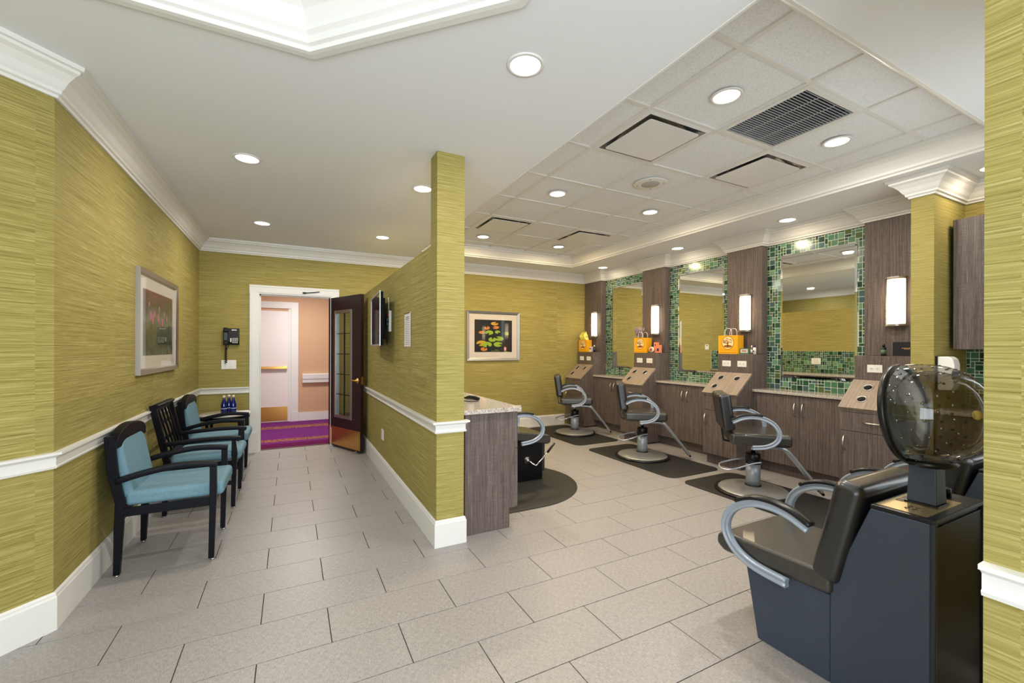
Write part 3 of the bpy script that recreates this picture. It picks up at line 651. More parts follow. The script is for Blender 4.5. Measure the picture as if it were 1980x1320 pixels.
# ================================================================== hair dryer chairs (face +y)
def dome(prof, c, ax, n=40): return MB().lathe(prof, c, n, ax)
def make_dryer(label):
    t = thing('dryer_chair', label, 'dryer chair', (2.205, .66, 0), group='hood dryer chairs')
    X = .225
    MB().prism([(.0, .0), (.312, 0), (.312, .40), (.175, .765), (.0, .765)], 'yz', -X, X).build('housing', NAVY, t, bevel=.003, seg=1)
    MB().prism([(.313, 0), (.62, 0), (.685, .362), (.313, .362)], 'yz', -X, X).build('base', NAVY, t, bevel=.003, seg=1)
    MB().box(-X+.018, X-.018, -.007, -.0005, .03, .75).build('rear_panel', BLACKS, t, bevel=.002)
    for s in (-1, 1): MB().box(s*(X-.008)-.008, s*(X-.008)+.008, -.014, -.0005, .0, .768).build('corner_trim', P('edge_trim', (38, 42, 46), .3) if 'edge_trim' not in MATS else MATS['edge_trim'], t, bevel=.003)
    tp = MB().box(-X, X, -.012, .176, .7655, .782).build('top_tray', BLACKP, t, bevel=.004)
    MB().box(-.205, .10, .015, .165, .7822, .7835).build('control_plate', P('gold_plate', (196, 176, 128), .25, .8) if 'gold_plate' not in MATS else MATS['gold_plate'], tp)
    sc = MB()
    for k in range(3): sc.box(-.085+k*.05, -.045+k*.05, .128, .152, .7835, .7845)
    for k in range(2): sc.tube(smoothpath([(-.17+.012*j, .09-.022*k+(.006 if j % 2 else -.006), .7842) for j in range(6-k)], 3), .0011, 4)
    sc.build('panel_marking', BLACKP, tp)
    MB().lathe([(.022, 0), (.022, .03), (.018, .034), (.001, .034)], (.155, .085, .782), 20).build('control_knob', BLACKP, tp)
    MB().box(-.072, .032, .030, .130, .782, .790).build('post_foot', BLACKP, t, bevel=.002)
    MB().add([(-.066, .036, .79), (.026, .036, .79), (.026, .124, .79), (-.066, .124, .79), (-.060, .040, .95), (.018, .040, .95), (.018, .120, .95), (-.060, .120, .95)], [(0, 3, 2, 1), (4, 5, 6, 7), (0, 1, 5, 4), (1, 2, 6, 5), (2, 3, 7, 6), (3, 0, 4, 7)]).build('post', NAVY, t, bevel=.004)
    # upholstery
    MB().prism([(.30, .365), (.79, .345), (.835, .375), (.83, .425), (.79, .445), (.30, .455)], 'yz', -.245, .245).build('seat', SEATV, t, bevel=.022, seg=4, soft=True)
    o = MB().box(-.25, .25, -.055, .055, 0, .44).build('backrest', BLACKV, t, bevel=.038, seg=5, soft=True, loc=(0, .335, .415)); o.rotation_euler = (R(13), 0, 0)
    for s in (-1, 1):
        x = s*.268
        P0 = [(x, .370, .618), (x, .45, .652), (x, .54, .664), (x, .63, .648), (x, .715, .595), (x, .755, .52), (x, .745, .45), (x, .69, .39), (x, .60, .358), (x, .46, .348)]
        pts = smoothpath(P0, 5)
        a = MB().sweep(pts, ARMSEC, (1, 0, 0)).build('arm', SILVER, t); MB().sweep(pts[:19], [(p, -q) for p, q in PADSEC], (1, 0, 0)).build('arm_pad', BLACKP, a)
        MB().bar((x-.0*s, .47, .345), (x-.04*s, .58, .338), .02, .012).build('arm_bracket', BLACKP, a)
    # hood
    ax = Vector((0, -.992, -.03)).normalized(); c = Vector((-.022, .150, 1.122)); K = .885; aa = Vector((0, .990, -.12)).normalized()*-1
    sc_ = lambda L: [(p*K, q*K) for p, q in L]
    rim = MB().lathe(sc_([(.200, -.006), (.214, -.008), (.220, .0), (.220, .012), (.214, .02), (.200, .018), (.200, -.006)]), c, 56, aa).build('hood_rim', BLACKP, t)
    pr = [(.214, .010), (.216, .05), (.2145, .085), (.208, .125), (.196, .165), (.178, .20), (.152, .232), (.118, .258), (.078, .276), (.035, .285), (.001, .287)]
    sh = MB().lathe(sc_(pr), c, 56, aa).build('hood_shell', SMOKE, t)
    pi = [(.150, .03), (.176, .045), (.184, .09), (.180, .13), (.168, .165), (.148, .197), (.118, .224), (.08, .243), (.04, .252), (.001, .254)]
    ln = MB().lathe(sc_(pi), c, 44, aa).build('hood_liner', SMOKE2, t)
    a1 = aa.orthogonal().normalized(); b1 = aa.cross(a1); v = MB()
    for ring, (r, z) in enumerate(sc_(((.2165, .055), (.2135, .095), (.2045, .14), (.19, .18), (.166, .217)))):
        for k in range(18):
            q = 2*PI*(k+.5*(ring % 2))/18; p = c+aa*z+(a1*math.cos(q)+b1*math.sin(q))*(r-.002)
            v.lathe([(.006, -.002), (.005, .001), (.001, .0032)], p, 6, (p-(c+aa*z)).normalized())
    v.build('air_dimple', P('dimple', (120, 118, 108), .1, .9) if 'dimple' not in MATS else MATS['dimple'], sh)['kind'] = 'stuff'
    MB().lathe([(.001, .0), (.016, .0), (.016, .004), (.001, .004)], c+aa*.232+Vector((-.088, 0, .0)), 20, (aa+Vector((-.55, 0, 0))).normalized()).build('hood_badge', P('badge', (196, 176, 110), .4) if 'badge' not in MATS else MATS['badge'], sh)
    MB().lathe([(.045, 0), (.075, .008), (.085, .02), (.07, .03)], (-.02, .075, .925), 28).build('hood_collar', BLACKP, t)
    return t
dr = make_dryer('hood hair dryer chair nearest the camera, black with smoked hood')
copy_of(dr, (3.265, .66, 0), 0, 'second hood dryer chair, mostly hidden behind the green near wall')
tr = thing('round_tray', 'low round black tray on the floor between the dryer chairs', 'tray', (2.74, .66, 0))
MB().lathe([(.001, .004), (.095, .004), (.10, .05), (.112, .052), (.108, 0), (.001, 0)], n=36).build('dish', BLACKP, tr)

# ================================================================== guest chairs (face +x)
def arched(y0, y1, x0, x1, z0, zs, zt, n=10):
    """panel across y with an arched top"""
    pts = [(y0, z0), (y1, z0)]+[(y1+(y0-y1)*k/n, zs+(zt-zs)*math.sin(PI*k/n)**.62) for k in range(n+1)]
    return MB().prism(pts, 'yz', x0, x1)
def shear(me, k, z0):
    for v in me.vertices:
        if v.co.z > z0: v.co.x += k*(v.co.z-z0)
    me.update()
def guest_chair(label, lattice=False):
    t = thing('guest_chair', label, 'chair', group='blue upholstered waiting chairs on the left wall')
    L = .043; K = -.19
    for s in (-1, 1):
        y = s*.262
        MB().bar((.225, y, .012), (.235, y, .45), .030, .030, (1, 0, 0), .037, .037).build('leg', ESPRESSO, t, bevel=.003)
        top = .842 if not lattice else .905
        pts = [(-.228, .012), (-.258, .012), (-.255, .30), (-.25, .44), (-.285, .62), (-.30-.04*(top-.84)/.06, top), (-.255-.04*(top-.84)/.06, top), (-.238, .62), (-.205, .44), (-.212, .30)]
        MB().prism(pts, 'xz', y-.017, y+.017).build('leg', ESPRESSO, t, bevel=.003)
        for x in (.232, -.243): MB().lathe([(.012, 0), (.014, .006), (.010, .013)], (x, y, 0), 12).build('glide', STEEL, t)
        if lattice:
            a = [(-.245, y, .585), (-.10, y, .595), (.05, y, .602), (.20, y, .600), (.262, y, .592)]
            ar = MB().sweep(smoothpath(a), [(-.022, -.016), (-.022, .016), (.022, .016), (.022, -.016)], (0, 1, 0)).cyl((.262, y-.024, .59), (.262, y+.024, .59), .020, n=14).build('arm', ESPRESSO, t, bevel=.002)
            MB().bar((.235, y, .45), (.228, y, .585), .040, .045, (1, 0, 0), .034, .026).build('arm_post', ESPRESSO, ar, bevel=.002)
        else:
            a = [(-.25, y, .570), (-.12, y, .605), (.02, y, .628), (.13, y, .630), (.255, y, .618)]
            ar = MB().sweep(smoothpath(a), [(-.021, -.017), (-.021, .017), (.021, .017), (.021, -.017)], (0, 1, 0)).build('arm', ESPRESSO, t, bevel=.002)
            MB().bar((.235, y, .45), (.235, y, .605), .037, .037, (1, 0, 0)).build('arm_post', ESPRESSO, ar, bevel=.002)
    r = MB().box(-.22, .225, -.276, -.248, .355, .405).box(-.22, .225, .248, .276, .355, .405).box(.215, .243, -.25, .25, .355, .405).box(-.24, -.215, -.25, .25, .355, .405)
    r.build('seat_rail', ESPRESSO, t, bevel=.002)
    if lattice:
        MB().box(-.22, .225, -.273, -.253, .20, .232).build('stretcher', ESPRESSO, t, bevel=.002); MB().box(-.22, .225, .253, .273, .20, .232).build('stretcher', ESPRESSO, t, bevel=.002)
        MB().box(-.01, .02, -.255, .255, .203, .229).build('stretcher', ESPRESSO, t, bevel=.002)
        MB().box(-.215, .285, -.252, .252, .405, .485).build('seat', TEAL, t, bevel=.034, seg=5, soft=True)
        X = lambda z: -.262+(z-.62)*-.20+(.018 if z < .62 else .0)
        cr = MB().sweep([(X(.86)-.0, -.27, .895), (X(.86), .27, .895)], [(p, q) for p, q in arc(0, 0, .03, 0, 360, 12, .018)][:-1], (1, 0, .2)); cr.box(X(.9)-.022, X(.9)+.016, -.245, .245, .855, .9)
        cr.build('crest_rail', ESPRESSO, t, bevel=.003)
        MB().bar((X(.50), -.245, .50), (X(.50), .245, .50), .03, .045, (0, 0, 1)).build('back_rail', ESPRESSO, t, bevel=.002)
        for k in range(4):
            y = -.15+.10*k; MB().bar((X(.50), y, .52), (X(.86), y, .865), .017, .014, (1, 0, 0)).build('back_slat', ESPRESSO, t)
        for z in (.62, .75): MB().bar((X(z), -.245, z), (X(z), .245, z), .016, .022, (0, 0, 1)).build('back_slat', ESPRESSO, t)
    else:
        MB().box(-.215, .29, -.242, .242, .405, .492).build('seat', TEAL, t, bevel=.026, seg=4, soft=True)
        c = arched(-.281, .281, -.283, -.235, .77, .822, .888).build('crest_rail', ESPRESSO, t, bevel=.004); shear(c.data, K, .86)
        m = arched(-.232, .232, -.236, -.168, .45, .765, .845, 14).build('back_cushion', TEAL, t, bevel=.02, seg=4, soft=True); shear(m.data, K, .45)
        m = arched(-.235, .235, -.247, -.237, .45, .77, .83).build('back_panel', TEAL, t); shear(m.data, K, .45)
    return t
g1 = guest_chair('front blue upholstered armchair with solid rounded back, nearest the camera'); g1.location = (-.682, 3.632, 0)
copy_of(g1, (-.682, 5.475, 0), 0, 'rear blue armchair with solid rounded back, beside the small round table')
g2 = guest_chair('blue-seated armchair with open black lattice back, between the two solid ones', True); g2.location = (-.665, 4.64, 0)
t = thing('side_table', 'small round side table with pale stone top in the left back corner', 'table', (-.69, 6.06, 0))
MB().lathe([(.001, .578), (.255, .578), (.262, .585), (.262, .593), (.255, .60), (.001, .60)], n=44).build('table_top', P('pale_marble', (216, 208, 200), .2), t)
MB().lathe([(.235, .54), (.248, .54), (.248, .577), (.235, .577), (.235, .54)], n=36).build('apron', ESPRESSO, t)
for k in range(4):
    q = R(45+90*k); MB().bar((.20*math.cos(q), .20*math.sin(q), 0), (.225*math.cos(q), .225*math.sin(q), .577), .028, .028, (0, 1, 0)).build('leg', ESPRESSO, t, bevel=.002)
BLUEG = P('cobalt_glass', (10, 22, 92), .06, coat=.5, spec=.7)
for k, (x, y, w) in enumerate(((-.695, 5.99, 'leftmost'), (-.652, 6.055, 'middle'), (-.603, 6.00, 'rightmost'))):
    b = thing('water_bottle', w+' of the three cobalt blue glass bottles on the side table', 'bottle', (x, y, .6005), group='cobalt blue bottles on the side table')
    MB().lathe([(.001, 0), (.029, 0), (.031, .006), (.031, .105), (.027, .128), (.014, .165), (.0115, .19), (.0115, .205), (.001, .205)], n=24).build('glass', BLUEG, b)
    MB().lathe([(.0135, .190), (.0135, .212), (.012, .215), (.001, .215)], n=16).build('cap', PLATE, b)
    MB().lathe([(.0314, .060), (.0314, .066)], n=24).build('label_band', P('label_white', (210, 220, 240), .4) if 'label_white' not in MATS else MATS['label_white'], b)
t = tag(MB().box(-.09, .09, -.06, .06, 0, .004).build('folded_leaflet', PLATE, None, loc=(-.54, 6.13, .6005)), 'white folded leaflet lying on the round side table', 'leaflet'); t.rotation_euler.z = R(20)

# ================================================================== doorway, door and hallway
cas = [(0, 0), (.10, 0), (.10, .012), (.094, .02), (.075, .02), (.07, .016), (.014, .012), (0, .010)]
d1 = MB()
for (xa, xb, flip) in ((-.485, -.385, 1), (.505, .605, -1)):
    d1.prism([((xa if flip > 0 else xb)+flip*(.10-p), YB-q) for p, q in [(a, b) for a, b in cas]], 'xy', 0, 2.10)
d1.prism([(YB-q, 2.10+p) for p, q in cas], 'yz', -.485, .605)
d1.box(-.487, -.383, YB-.024, YB, 0, .26); d1.box(.503, .607, YB-.024, YB, 0, .26)
dr_f = struct('door_1', d1, WHITE)
MB().box(-.39, -.372, YB, YB+.15, 0, 2.10).box(.492, .51, YB, YB+.15, 0, 2.10).box(-.372, .492, YB, YB+.15, 2.085, 2.10).build('jamb', WHITE, dr_f)
MB().box(-.372, -.358, YB+.06, YB+.09, 0, 2.085).box(-.372, .492, YB+.06, YB+.09, 2.071, 2.085).build('door_stop', WHITE, dr_f)
MB().box(-.3715, -.369, YB+.005, YB+.045, .90, 1.00).build('strike_plate', BRASS, dr_f)
LW = .84
dl = thing('door_leaf', 'dark wood door with leaded glass panel and brass kick plate, standing open', 'door', (.475, 6.605, 0), math.atan2(-.921, .389))
g0, g1_, gz0, gz1 = .167, .617, .42, 1.885
m = MB(); m.box(0, g0, 0, .044, .012, 2.075).box(g1_, LW, 0, .044, .012, 2.075).box(g0, g1_, 0, .044, .012, gz0).box(g0, g1_, 0, .044, gz1, 2.075); m.build('panel', DOORW, dl)
f = MB(); e = .035
for (a, b, c, d) in ((g0-.005, g0+e, gz0-.005, gz1+.005), (g1_-e, g1_+.005, gz0-.005, gz1+.005), (g0+e, g1_-e, gz0-.005, gz0+e), (g0+e, g1_-e, gz1-e, gz1+.005)): f.box(a, b, -.008, .052, c, d)
f.build('glass_frame', STEEL, dl, bevel=.002)
MB().box(g0+e, g1_-e, .020, .024, gz0+e, gz1-e).build('glass', GLASS, dl)
xm = (g0+g1_)/2
lead = P('lead_came', (30, 30, 34), .4, .5)
MB().box(xm-.005, xm+.005, .014, .03, gz0+e, gz1-e).build('muntin', lead, dl)
for k in range(1, 5):
    z = gz0+e+(gz1-gz0-2*e)*k/5; MB().box(g0+e, g1_-e, .0145, .0295, z-.005, z+.005).build('muntin', lead, dl)
MB().box(.01, LW-.012, -.002, 0, .035, .285).build('kick_plate', BRASS, dl)
hd = MB().lathe([(.001, 0), (.036, 0), (.034, .008), (.014, .014), (.012, .045), (.001, .045)], (.765, 0, .948), 20, (0, -1, 0)).tube([(.765, -.04, .948), (.70, -.045, .950), (.655, -.04, .944)], [.011, .010, .008], 10).build('lever_handle', BRASS, dl)
MB().box(LW, LW+.0015, .008, .036, .90, 1.0).build('latch_plate', BRASS, dl)
MB().bar((LW-.06, -.015, .03), (LW-.10, -.05, .012), .012, .012).build('door_stop', STEEL, dl)
ca = thing('closer_arm', 'small bronze door closer arm under the door head casing', 'door closer', (.17, YB-.03, 2.125))
MB().tube([(0, 0, 0), (.10, .0, .012), (.18, -.005, .025)], .006, 8).build('arm', lead, ca); MB().box(-.03, .01, .006, .028, -.012, .012).build('bracket', lead, ca)
# hall door and trims
YH = 9.0
d2 = struct('door_2', MB().box(-1.12, -1.0, YH-.025, YH, 0, 2.22).box(0, .12, YH-.025, YH, 0, 2.22).box(-1.0, 0, YH-.025, YH, 2.10, 2.22).box(-.002, .124, YH-.032, YH, 0, .18).box(-1.0, -.96, YH-.004, YH-.0005, 0, 2.10).box(-.04, 0, YH-.004, YH-.0005, 0, 2.10), WHITE)
lf = MB().box(-.96, -.042, YH-.012, YH-.001, .012, 2.05).build('door_panel', P('pale_door', (236, 228, 226), .45), d2, bevel=.002)
MB().box(-.95, -.055, YH-.016, YH-.0125, .03, .29).build('kick_plate', BRASS, lf)
MB().box(-.95, -.06, YH-.07, YH-.03, .985, 1.03).box(-.95, -.90, YH-.03, YH-.012, .98, 1.035).box(-.11, -.06, YH-.03, YH-.012, .98, 1.035).build('push_bar', BRASS, lf, bevel=.004)
struct('baseboard_hall', MB().box(.126, 3.2, YH-.016, YH, 0, .16), WHITE)
hr = thing('handrail', 'white moulded handrail on the orange hallway wall', 'handrail', (.19, YH, .72))
MB().prism([(0, .03), (-.03, .03), (-.045, .0), (-.06, .0), (-.065, .06), (-.075, .07), (-.08, .155), (-.07, .165), (0, .165)], 'yz', 0, 2.9).build('rail', WHITE, hr)

# ================================================================== things on the left side walls
def frame(t, plane, w, h, fw, th, matm, mw, prt):
    """picture in local coords: x across, y out of the wall (towards -y), z up"""
    for (a, b) in (((-w/2, -h/2), (w/2, -h/2)), ((w/2, -h/2), (w/2, h/2)), ((w/2, h/2), (-w/2, h/2)), ((-w/2, h/2), (-w/2, -h/2))):
        A, B = Vector(a), Vector(b); d = (B-A).normalized(); nrm = Vector((-d.y, d.x))
        P4 = []
        for (s, dpt) in ((0, 0), (0, th), (fw*.8, th*.75), (fw, th*.55), (fw, 0)):
            P4.append(((A+d*s+nrm*s), (B-d*s+nrm*s), dpt))
        m = MB(); n = len(P4); v = [(p.x, -q, p.y) for p, _, q in P4]+[(r.x, -q, r.y) for _, r, q in P4]
        m.add(v, [tuple(range(n)), tuple(reversed(range(n, 2*n)))]+[(i, i+n, (i+1) % n+n, (i+1) % n) for i in range(n)])
        m.build('frame_side', STEEL, t)
    iw, ih = w/2-fw*.9, h/2-fw*.9
    MB().box(-iw, iw, -.010, -.001, -ih, ih).build('mat_board', MAT_BOARD, t)
    pr = MB().box(-iw+mw, iw-mw, -.0112, -.0102, -ih+mw, ih-mw).build('print', prt, t)
    MB().box(-iw, iw, -.0145, -.0138, -ih, ih).build('glazing', PGL, t)
    return pr
PGL = smoke('picture_glass', (.98, .98, .98, 1), .02, .35)
def lotus_mat():
    m = P('lotus_print', (70, 90, 70), .5); t = NT(m); tc = t.n('ShaderNodeTexCoord'); x = t.n('ShaderNodeSeparateXYZ'); t.l(tc.outputs['Object'], x.inputs[0])
    f = t.noise(tc.outputs['Object'], 7, 4, .6); z = t.math('ADD', t.math('MULTIPLY', x.outputs[2], 1.35), t.math('ADD', .5, t.math('MULTIPLY', t.math('SUBTRACT', f, .5), .5)))
    c = t.ramp(z, [(.08, (92, 112, 106)), (.25, (58, 72, 56)), (.42, (78, 82, 50)), (.56, (118, 122, 108)), (.70, (74, 70, 56)), (.82, (112, 58, 66)), (.95, (128, 66, 74))])
    vo = t.n('ShaderNodeTexVoronoi', feature='DISTANCE_TO_EDGE'); vo.inputs['Scale'].default_value = 11; t.l(tc.outputs['Object'], vo.inputs['Vector'])
    e = t.math('MULTIPLY', t.math('LESS_THAN', vo.outputs['Distance'], .045), t.math('LESS_THAN', z, .30)); t.l(t.mix(e, c, lin((34, 44, 44))), t.b.inputs['Base Color']); return m
p1 = thing('framed_picture', 'large silver-framed lotus pond print on the left wall', 'picture', (XL, 4.695, 1.572), R(90))
pr = frame(p1, 0, 1.205, .815, .045, .032, None, .105, lotus_mat())
PINK = P('print_pink', (200, 104, 152), .6)
for k, (x, z, s) in enumerate(((-.26, .06, .030), (-.20, .035, .032), (-.15, .08, .024), (-.03, .05, .030), (.10, .02, .028), (.0, .13, .022), (-.3, .15, .018), (.16, .10, .018), (.25, .06, .022))):
    MB().prism([(x+s*math.cos(a)*(.7 if k % 2 else .9), z+s*math.sin(a)*(1.3)) for a in [2*PI*j/10 for j in range(10)]], 'xz', -.0120, -.0113).build('printed_flower', PINK, pr)
p2 = thing('framed_picture', 'silver-framed lily pad print on the yellow back wall', 'picture', (3.02, YB, 1.582))
pr = frame(p2, 0, .972, .818, .045, .03, None, .10, P('pond_black', (14, 16, 20), .5))
PADS = [P('pad_lime', (150, 178, 52), .6), P('pad_gold', (204, 160, 40), .6), P('pad_orange', (206, 128, 54), .6), P('pad_olive', (78, 84, 40), .6)]
pads = [(.02, .235, .085, .035, 1), (-.15, .14, .062, .036, 2), (.05, .155, .075, .032, 2), (-.10, .045, .092, .046, 0), (.09, .06, .062, .032, 0), (-.27, .045, .07, .03, 2), (-.03, -.10, .088, .048, 0), (.13, -.08, .10, .048, 0), (-.27, -.18, .12, .058, 1),
        (-.15, -.205, .11, .056, 0), (.10, -.20, .10, .052, 0), (-.22, -.30, .075, .04, 2), (.04, -.345, .098, .044, 3), (.30, .03, .055, .036, 0), (.29, -.375, .07, .03, 0)]
for k, (x, z, a, b, c) in enumerate(pads):
    x *= .80; z = z*.80+.02; a *= .80; b *= .80; q0 = R(40+k*67); pts = [(x, z)]+[(x+a*math.cos(q0+.35+(2*PI-.7)*j/18), z+b*math.sin(q0+.35+(2*PI-.7)*j/18)) for j in range(19)]
    pts = [(min(max(u, -.345), .345), min(max(w, -.268), .268)) for u, w in pts]
    MB().prism(pts, 'xz', -.0114-.0001*k, -.0113).build('printed_lily_pad', PADS[c], pr)
MB().prism([(.215+.03*math.cos(a)*(1 if j % 2 else .55), -.215+.045*math.sin(a)*(1 if j % 2 else .6)) for j, a in enumerate([2*PI*j/14 for j in range(14)])], 'xz', -.0133, -.0132).build('printed_flower', P('print_rose', (226, 170, 186), .6), pr)
# telephone, switches
ph = thing('wall_phone', 'black wall telephone with coiled cord on the left back wall', 'telephone', (-.675, YB-.001, 1.515))
MB().prism([(0, -.105), (-.045, -.105), (-.06, -.06), (-.04, .105), (0, .105)], 'yz', -.06, .082).build('body', BLACKP, ph, bevel=.005)
MB().prism([(-.03, -.11), (-.075, -.11), (-.082, -.07), (-.066, -.05), (-.066, .05), (-.078, .075), (-.07, .112), (-.025, .112)], 'yz', -.088, -.035).build('handset', BLACKP, ph, bevel=.008, seg=3)
kp = MB()
for a in range(3):
    for b in range(4): MB().box(.012+a*.021, .024+a*.021, -.066+.0062*b*.5, -.052, -.082+b*.018, -.072+b*.018).build('key', PLATE, ph)
MB().box(-.012, .0, -.062, -.052, -.07, -.02).build('function_keys', PLATE, ph)
MB().box(.0, .055, -.047, -.040, .078, .09).build('number_card', PLATE, ph)
coil = [(-.062+.012*math.sin(k*1.3)*min(1, k/8), -.03+.012*math.cos(k*1.3), -.112-.0048*k) for k in range(48)]
MB().tube(coil, .0052, 6).build('coiled_cord', BLACKP, ph)
MB().tube(smoothpath([(-.03, -.03, -.105), (-.045, -.025, -.14), (-.062, -.02, -.17)]), .003, 6).build('cord', BLACKP, ph)
def switch(x, z, n, label, rot=0, y=YB, outlet=False, name='light_switch', cat='switch'):
    w = .035+.023*n
    t = thing(name, label, cat, (x, y, z), rot)
    MB().box(-w, w, -.007, -.0008, -.058, .058).build('plate', PLATE, t, bevel=.002)
    for k in range(n):
        c = (k-(n-1)/2)*.046
        if outlet:
            for s in (-.02, .02): MB().box(c-.017, c+.017, -.0085, -.007, s-.014, s+.014).build('socket', P('socket_grey', (214, 210, 204), .4) if 'socket_grey' not in MATS else MATS['socket_grey'], t, bevel=.001)
        else: MB().box(c-.016, c+.016, -.0105, -.007, -.033, .033).build('rocker', PLATE, t, bevel=.002)
    return t
switch(-.708, 1.158, 2, 'white double light switch below the black wall telephone')
switch(XP-.001, .432, 1, 'white outlet low on the green half wall', R(-90), None or 4.81, True, 'wall_outlet', 'outlet').location = (XP-.001, 4.81, .432)
switch(3.495, .335, 1, 'white outlet low on the yellow back wall beside the grey counter', 0, YB, True, 'wall_outlet', 'outlet')
t = switch(1.70, 1.42, 1, 'white wall switch with black dial, seen reflected in the middle mirror'); MB().lathe([(.001, 0), (.012, 0), (.010, .012), (.001, .012)], (.012, -.0105, .035), 12, (0, -1, 0)).build('dial', BLACKP, t)
switch(XP+.216, 1.15, 2, 'white double outlet in the green mosaic above the wash counter', R(90), 4.6, True, 'wall_outlet', 'outlet').location = (XP+.216, 4.6, 1.15)
# television on the half wall
tv = thing('television', 'flat black television in silver bezel on the green half wall', 'television', (.795, 4.61, 1.66), R(-3.7))
MB().box(-.015, .012, -.42, .42, -.255, .255).box(.012, .036, -.36, .36, -.20, .20).build('housing', P('tv_back', (12, 13, 15), .7, spec=.1), tv, bevel=.003)
for (a, b, c, d) in ((-.425, .425, -.262, -.247), (-.425, .425, .247, .262), (-.425, -.412, -.247, .247), (.412, .425, -.247, .247)): MB().box(-.022, -.0155, a, b, c, d).build('bezel', STEEL, tv)
MB().box(-.018, -.0152, -.411, .411, -.246, .246).build('screen', BLACKG, tv)
MB().box(.036, .090, .05, .25, -.09, .09).build('wall_bracket', BLACKP, tv, bevel=.003)
t = thing('power_strip', 'white power strip with red switch behind the television', 'power strip', (XP-.002, 4.40, 1.645))
MB().box(-.026, -.001, -.030, .030, -.105, .105).build('body', PLATE, t, bevel=.003)
MB().box(-.031, -.0265, -.016, .016, .045, .068).build('switch', P('red_switch', (210, 30, 30), .4), t)
for z in (.012, -.03): MB().box(-.050, -.0265, -.034, .02, z-.019, z+.019).build('plug', BLACKP, t, bevel=.003)
MB().tube(smoothpath([(-.02, 0, .105), (-.02, .01, .18), (-.02, .03, .24)]), .004, 6).build('cord', PLATE, t)
for k in range(3): MB().tube(smoothpath([(-.045, -.0, -.01-.02*k), (-.048, -.03, -.10), (-.04, -.02+.012*k, -.20), (-.035, .0, -.23+.03*k), (-.03, .02, -.1)]), .0055, 6).build('black_cord', BLACKP, t)
t = thing('wall_notice', 'printed white notice in a clear holder on the green half wall', 'notice', (XP-.0015, 3.695, 1.535))
MB().box(-.003, -.0005, -.118, .118, -.150, .145).build('holder', CLEAR, t)
pg = MB().box(-.0045, -.0032, -.108, .108, -.145, .135).build('page', PLATE, t)
GREY = P('print_grey', (120, 120, 128), .6)
for k in range(16):
    z = .105-.0155*k; w = .06 if k < 2 else .085-.02*((k*7) % 3)/3; hh = .004 if k < 2 else .0016
    MB().box(-.0049, -.0046, -w, w, z-hh, z+hh).build('text_line', GREY, pg)

# ================================================================== ceiling fittings
labs = ['recessed downlight in the smooth ceiling nearest the camera', 'recessed downlight just left of the green column top', 'recessed downlight in the smooth ceiling above the open door', 'recessed downlight in the middle of the waiting area ceiling', 'recessed downlight over the door opening, left of the back pair',
        'downlight in the tile ceiling left of the large grille', 'downlight in the tile ceiling right of the large grille', 'downlight in the tile ceiling left of the round speaker', 'downlight in the tile ceiling right of the round speaker', 'downlight in the far left corner of the tile ceiling', 'downlight in the far right of the tile ceiling',
        'soffit downlight above the soap dispenser nook', 'soffit downlight over the nearest mirror', 'soffit downlight over the middle mirror', 'soffit downlight over the farthest mirror']
for (x, y, z, p, c), lb in zip(LAMPS, labs):
    t = thing('recessed_downlight', lb, 'downlight', (x, y, z), group='recessed downlights')
    big = z > 2.8
    MB().lathe([(.072, -.001), (.074, -.006), (.088, -.005), (.092, -.0005)], n=36).build('trim_ring', WHITE, t)
    MB().lathe([(.001, -.003), (.0735, -.003), (.0735, -.0015), (.001, -.0015)], n=32).build('lens', LENS, t)
def cellc(i, j): return (gx[i]+gx[i+1])/2, (gy[j]+gy[j+1])/2
PLQ = P('diffuser_white', (226, 226, 226), .35, spec=.5)
DREC = P('diffuser_recess', (150, 150, 152), .14, .85)
for (i, j), lb in (((1, 2), 'large square air diffuser nearest the camera in the tile ceiling'), ((3, 2), 'square air diffuser right of the round speaker, beside the tray moulding'), ((1, 6), 'far left square air diffuser in the tile ceiling'), ((3, 6), 'far right square air diffuser in the tile ceiling')):
    x, y = cellc(i, j); t = thing('air_diffuser', lb, 'air vent', (x, y, ZG), group='square plaque air diffusers')
    o, n_ = .292, .262
    MB().add([(-o, -o, 0), (o, -o, 0), (o, o, 0), (-o, o, 0), (-n_, -n_, -.004), (n_, -n_, -.004), (n_, n_, -.004), (-n_, n_, -.004)], [(0, 1, 5, 4), (1, 2, 6, 5), (2, 3, 7, 6), (3, 0, 4, 7)]).build('frame', PLQ, t)
    b = .17
    MB().add([(-n_, -n_, -.004), (n_, -n_, -.004), (n_, n_, -.004), (-n_, n_, -.004), (-b, -b, .036), (b, -b, .036), (b, b, .036), (-b, b, .036)], [(0, 1, 5, 4), (1, 2, 6, 5), (2, 3, 7, 6), (3, 0, 4, 7), (4, 5, 6, 7)]).build('cone', DREC, t)
    MB().prism(rrect(-.232, .232, -.232, .232, .02, 4), 'xy', -.016, -.011).build('plaque', PLQ, t)
x, y = cellc(2, 1); t = thing('return_grille', 'large black slatted return air grille in the tile ceiling', 'air vent', (x, y, ZG))
for (a, b, c, d) in ((-.292, .292, -.292, -.262), (-.292, .292, .262, .292), (-.292, -.262, -.262, .262), (.262, .292, -.262, .262)): MB().box(a, b, c, d, -.006, .004).build('frame_side', GRIDM, t)
MB().box(-.262, .262, -.262, .262, .028, .032).build('duct', DARK, t)
sl = MB().bar((-.262, 0, 0), (.262, 0, 0), .002, .015, (0, .5, 1)).mesh('slat', P('slat_grey', (196, 198, 202), .4))
for k in range(27): O('slat', sl, t, (0, -.25+.0192*k, .0))
for xx in (-.09, .09): MB().box(xx-.002, xx+.002, -.262, .262, .006, .010).build('support_bar', GRIDM, t)
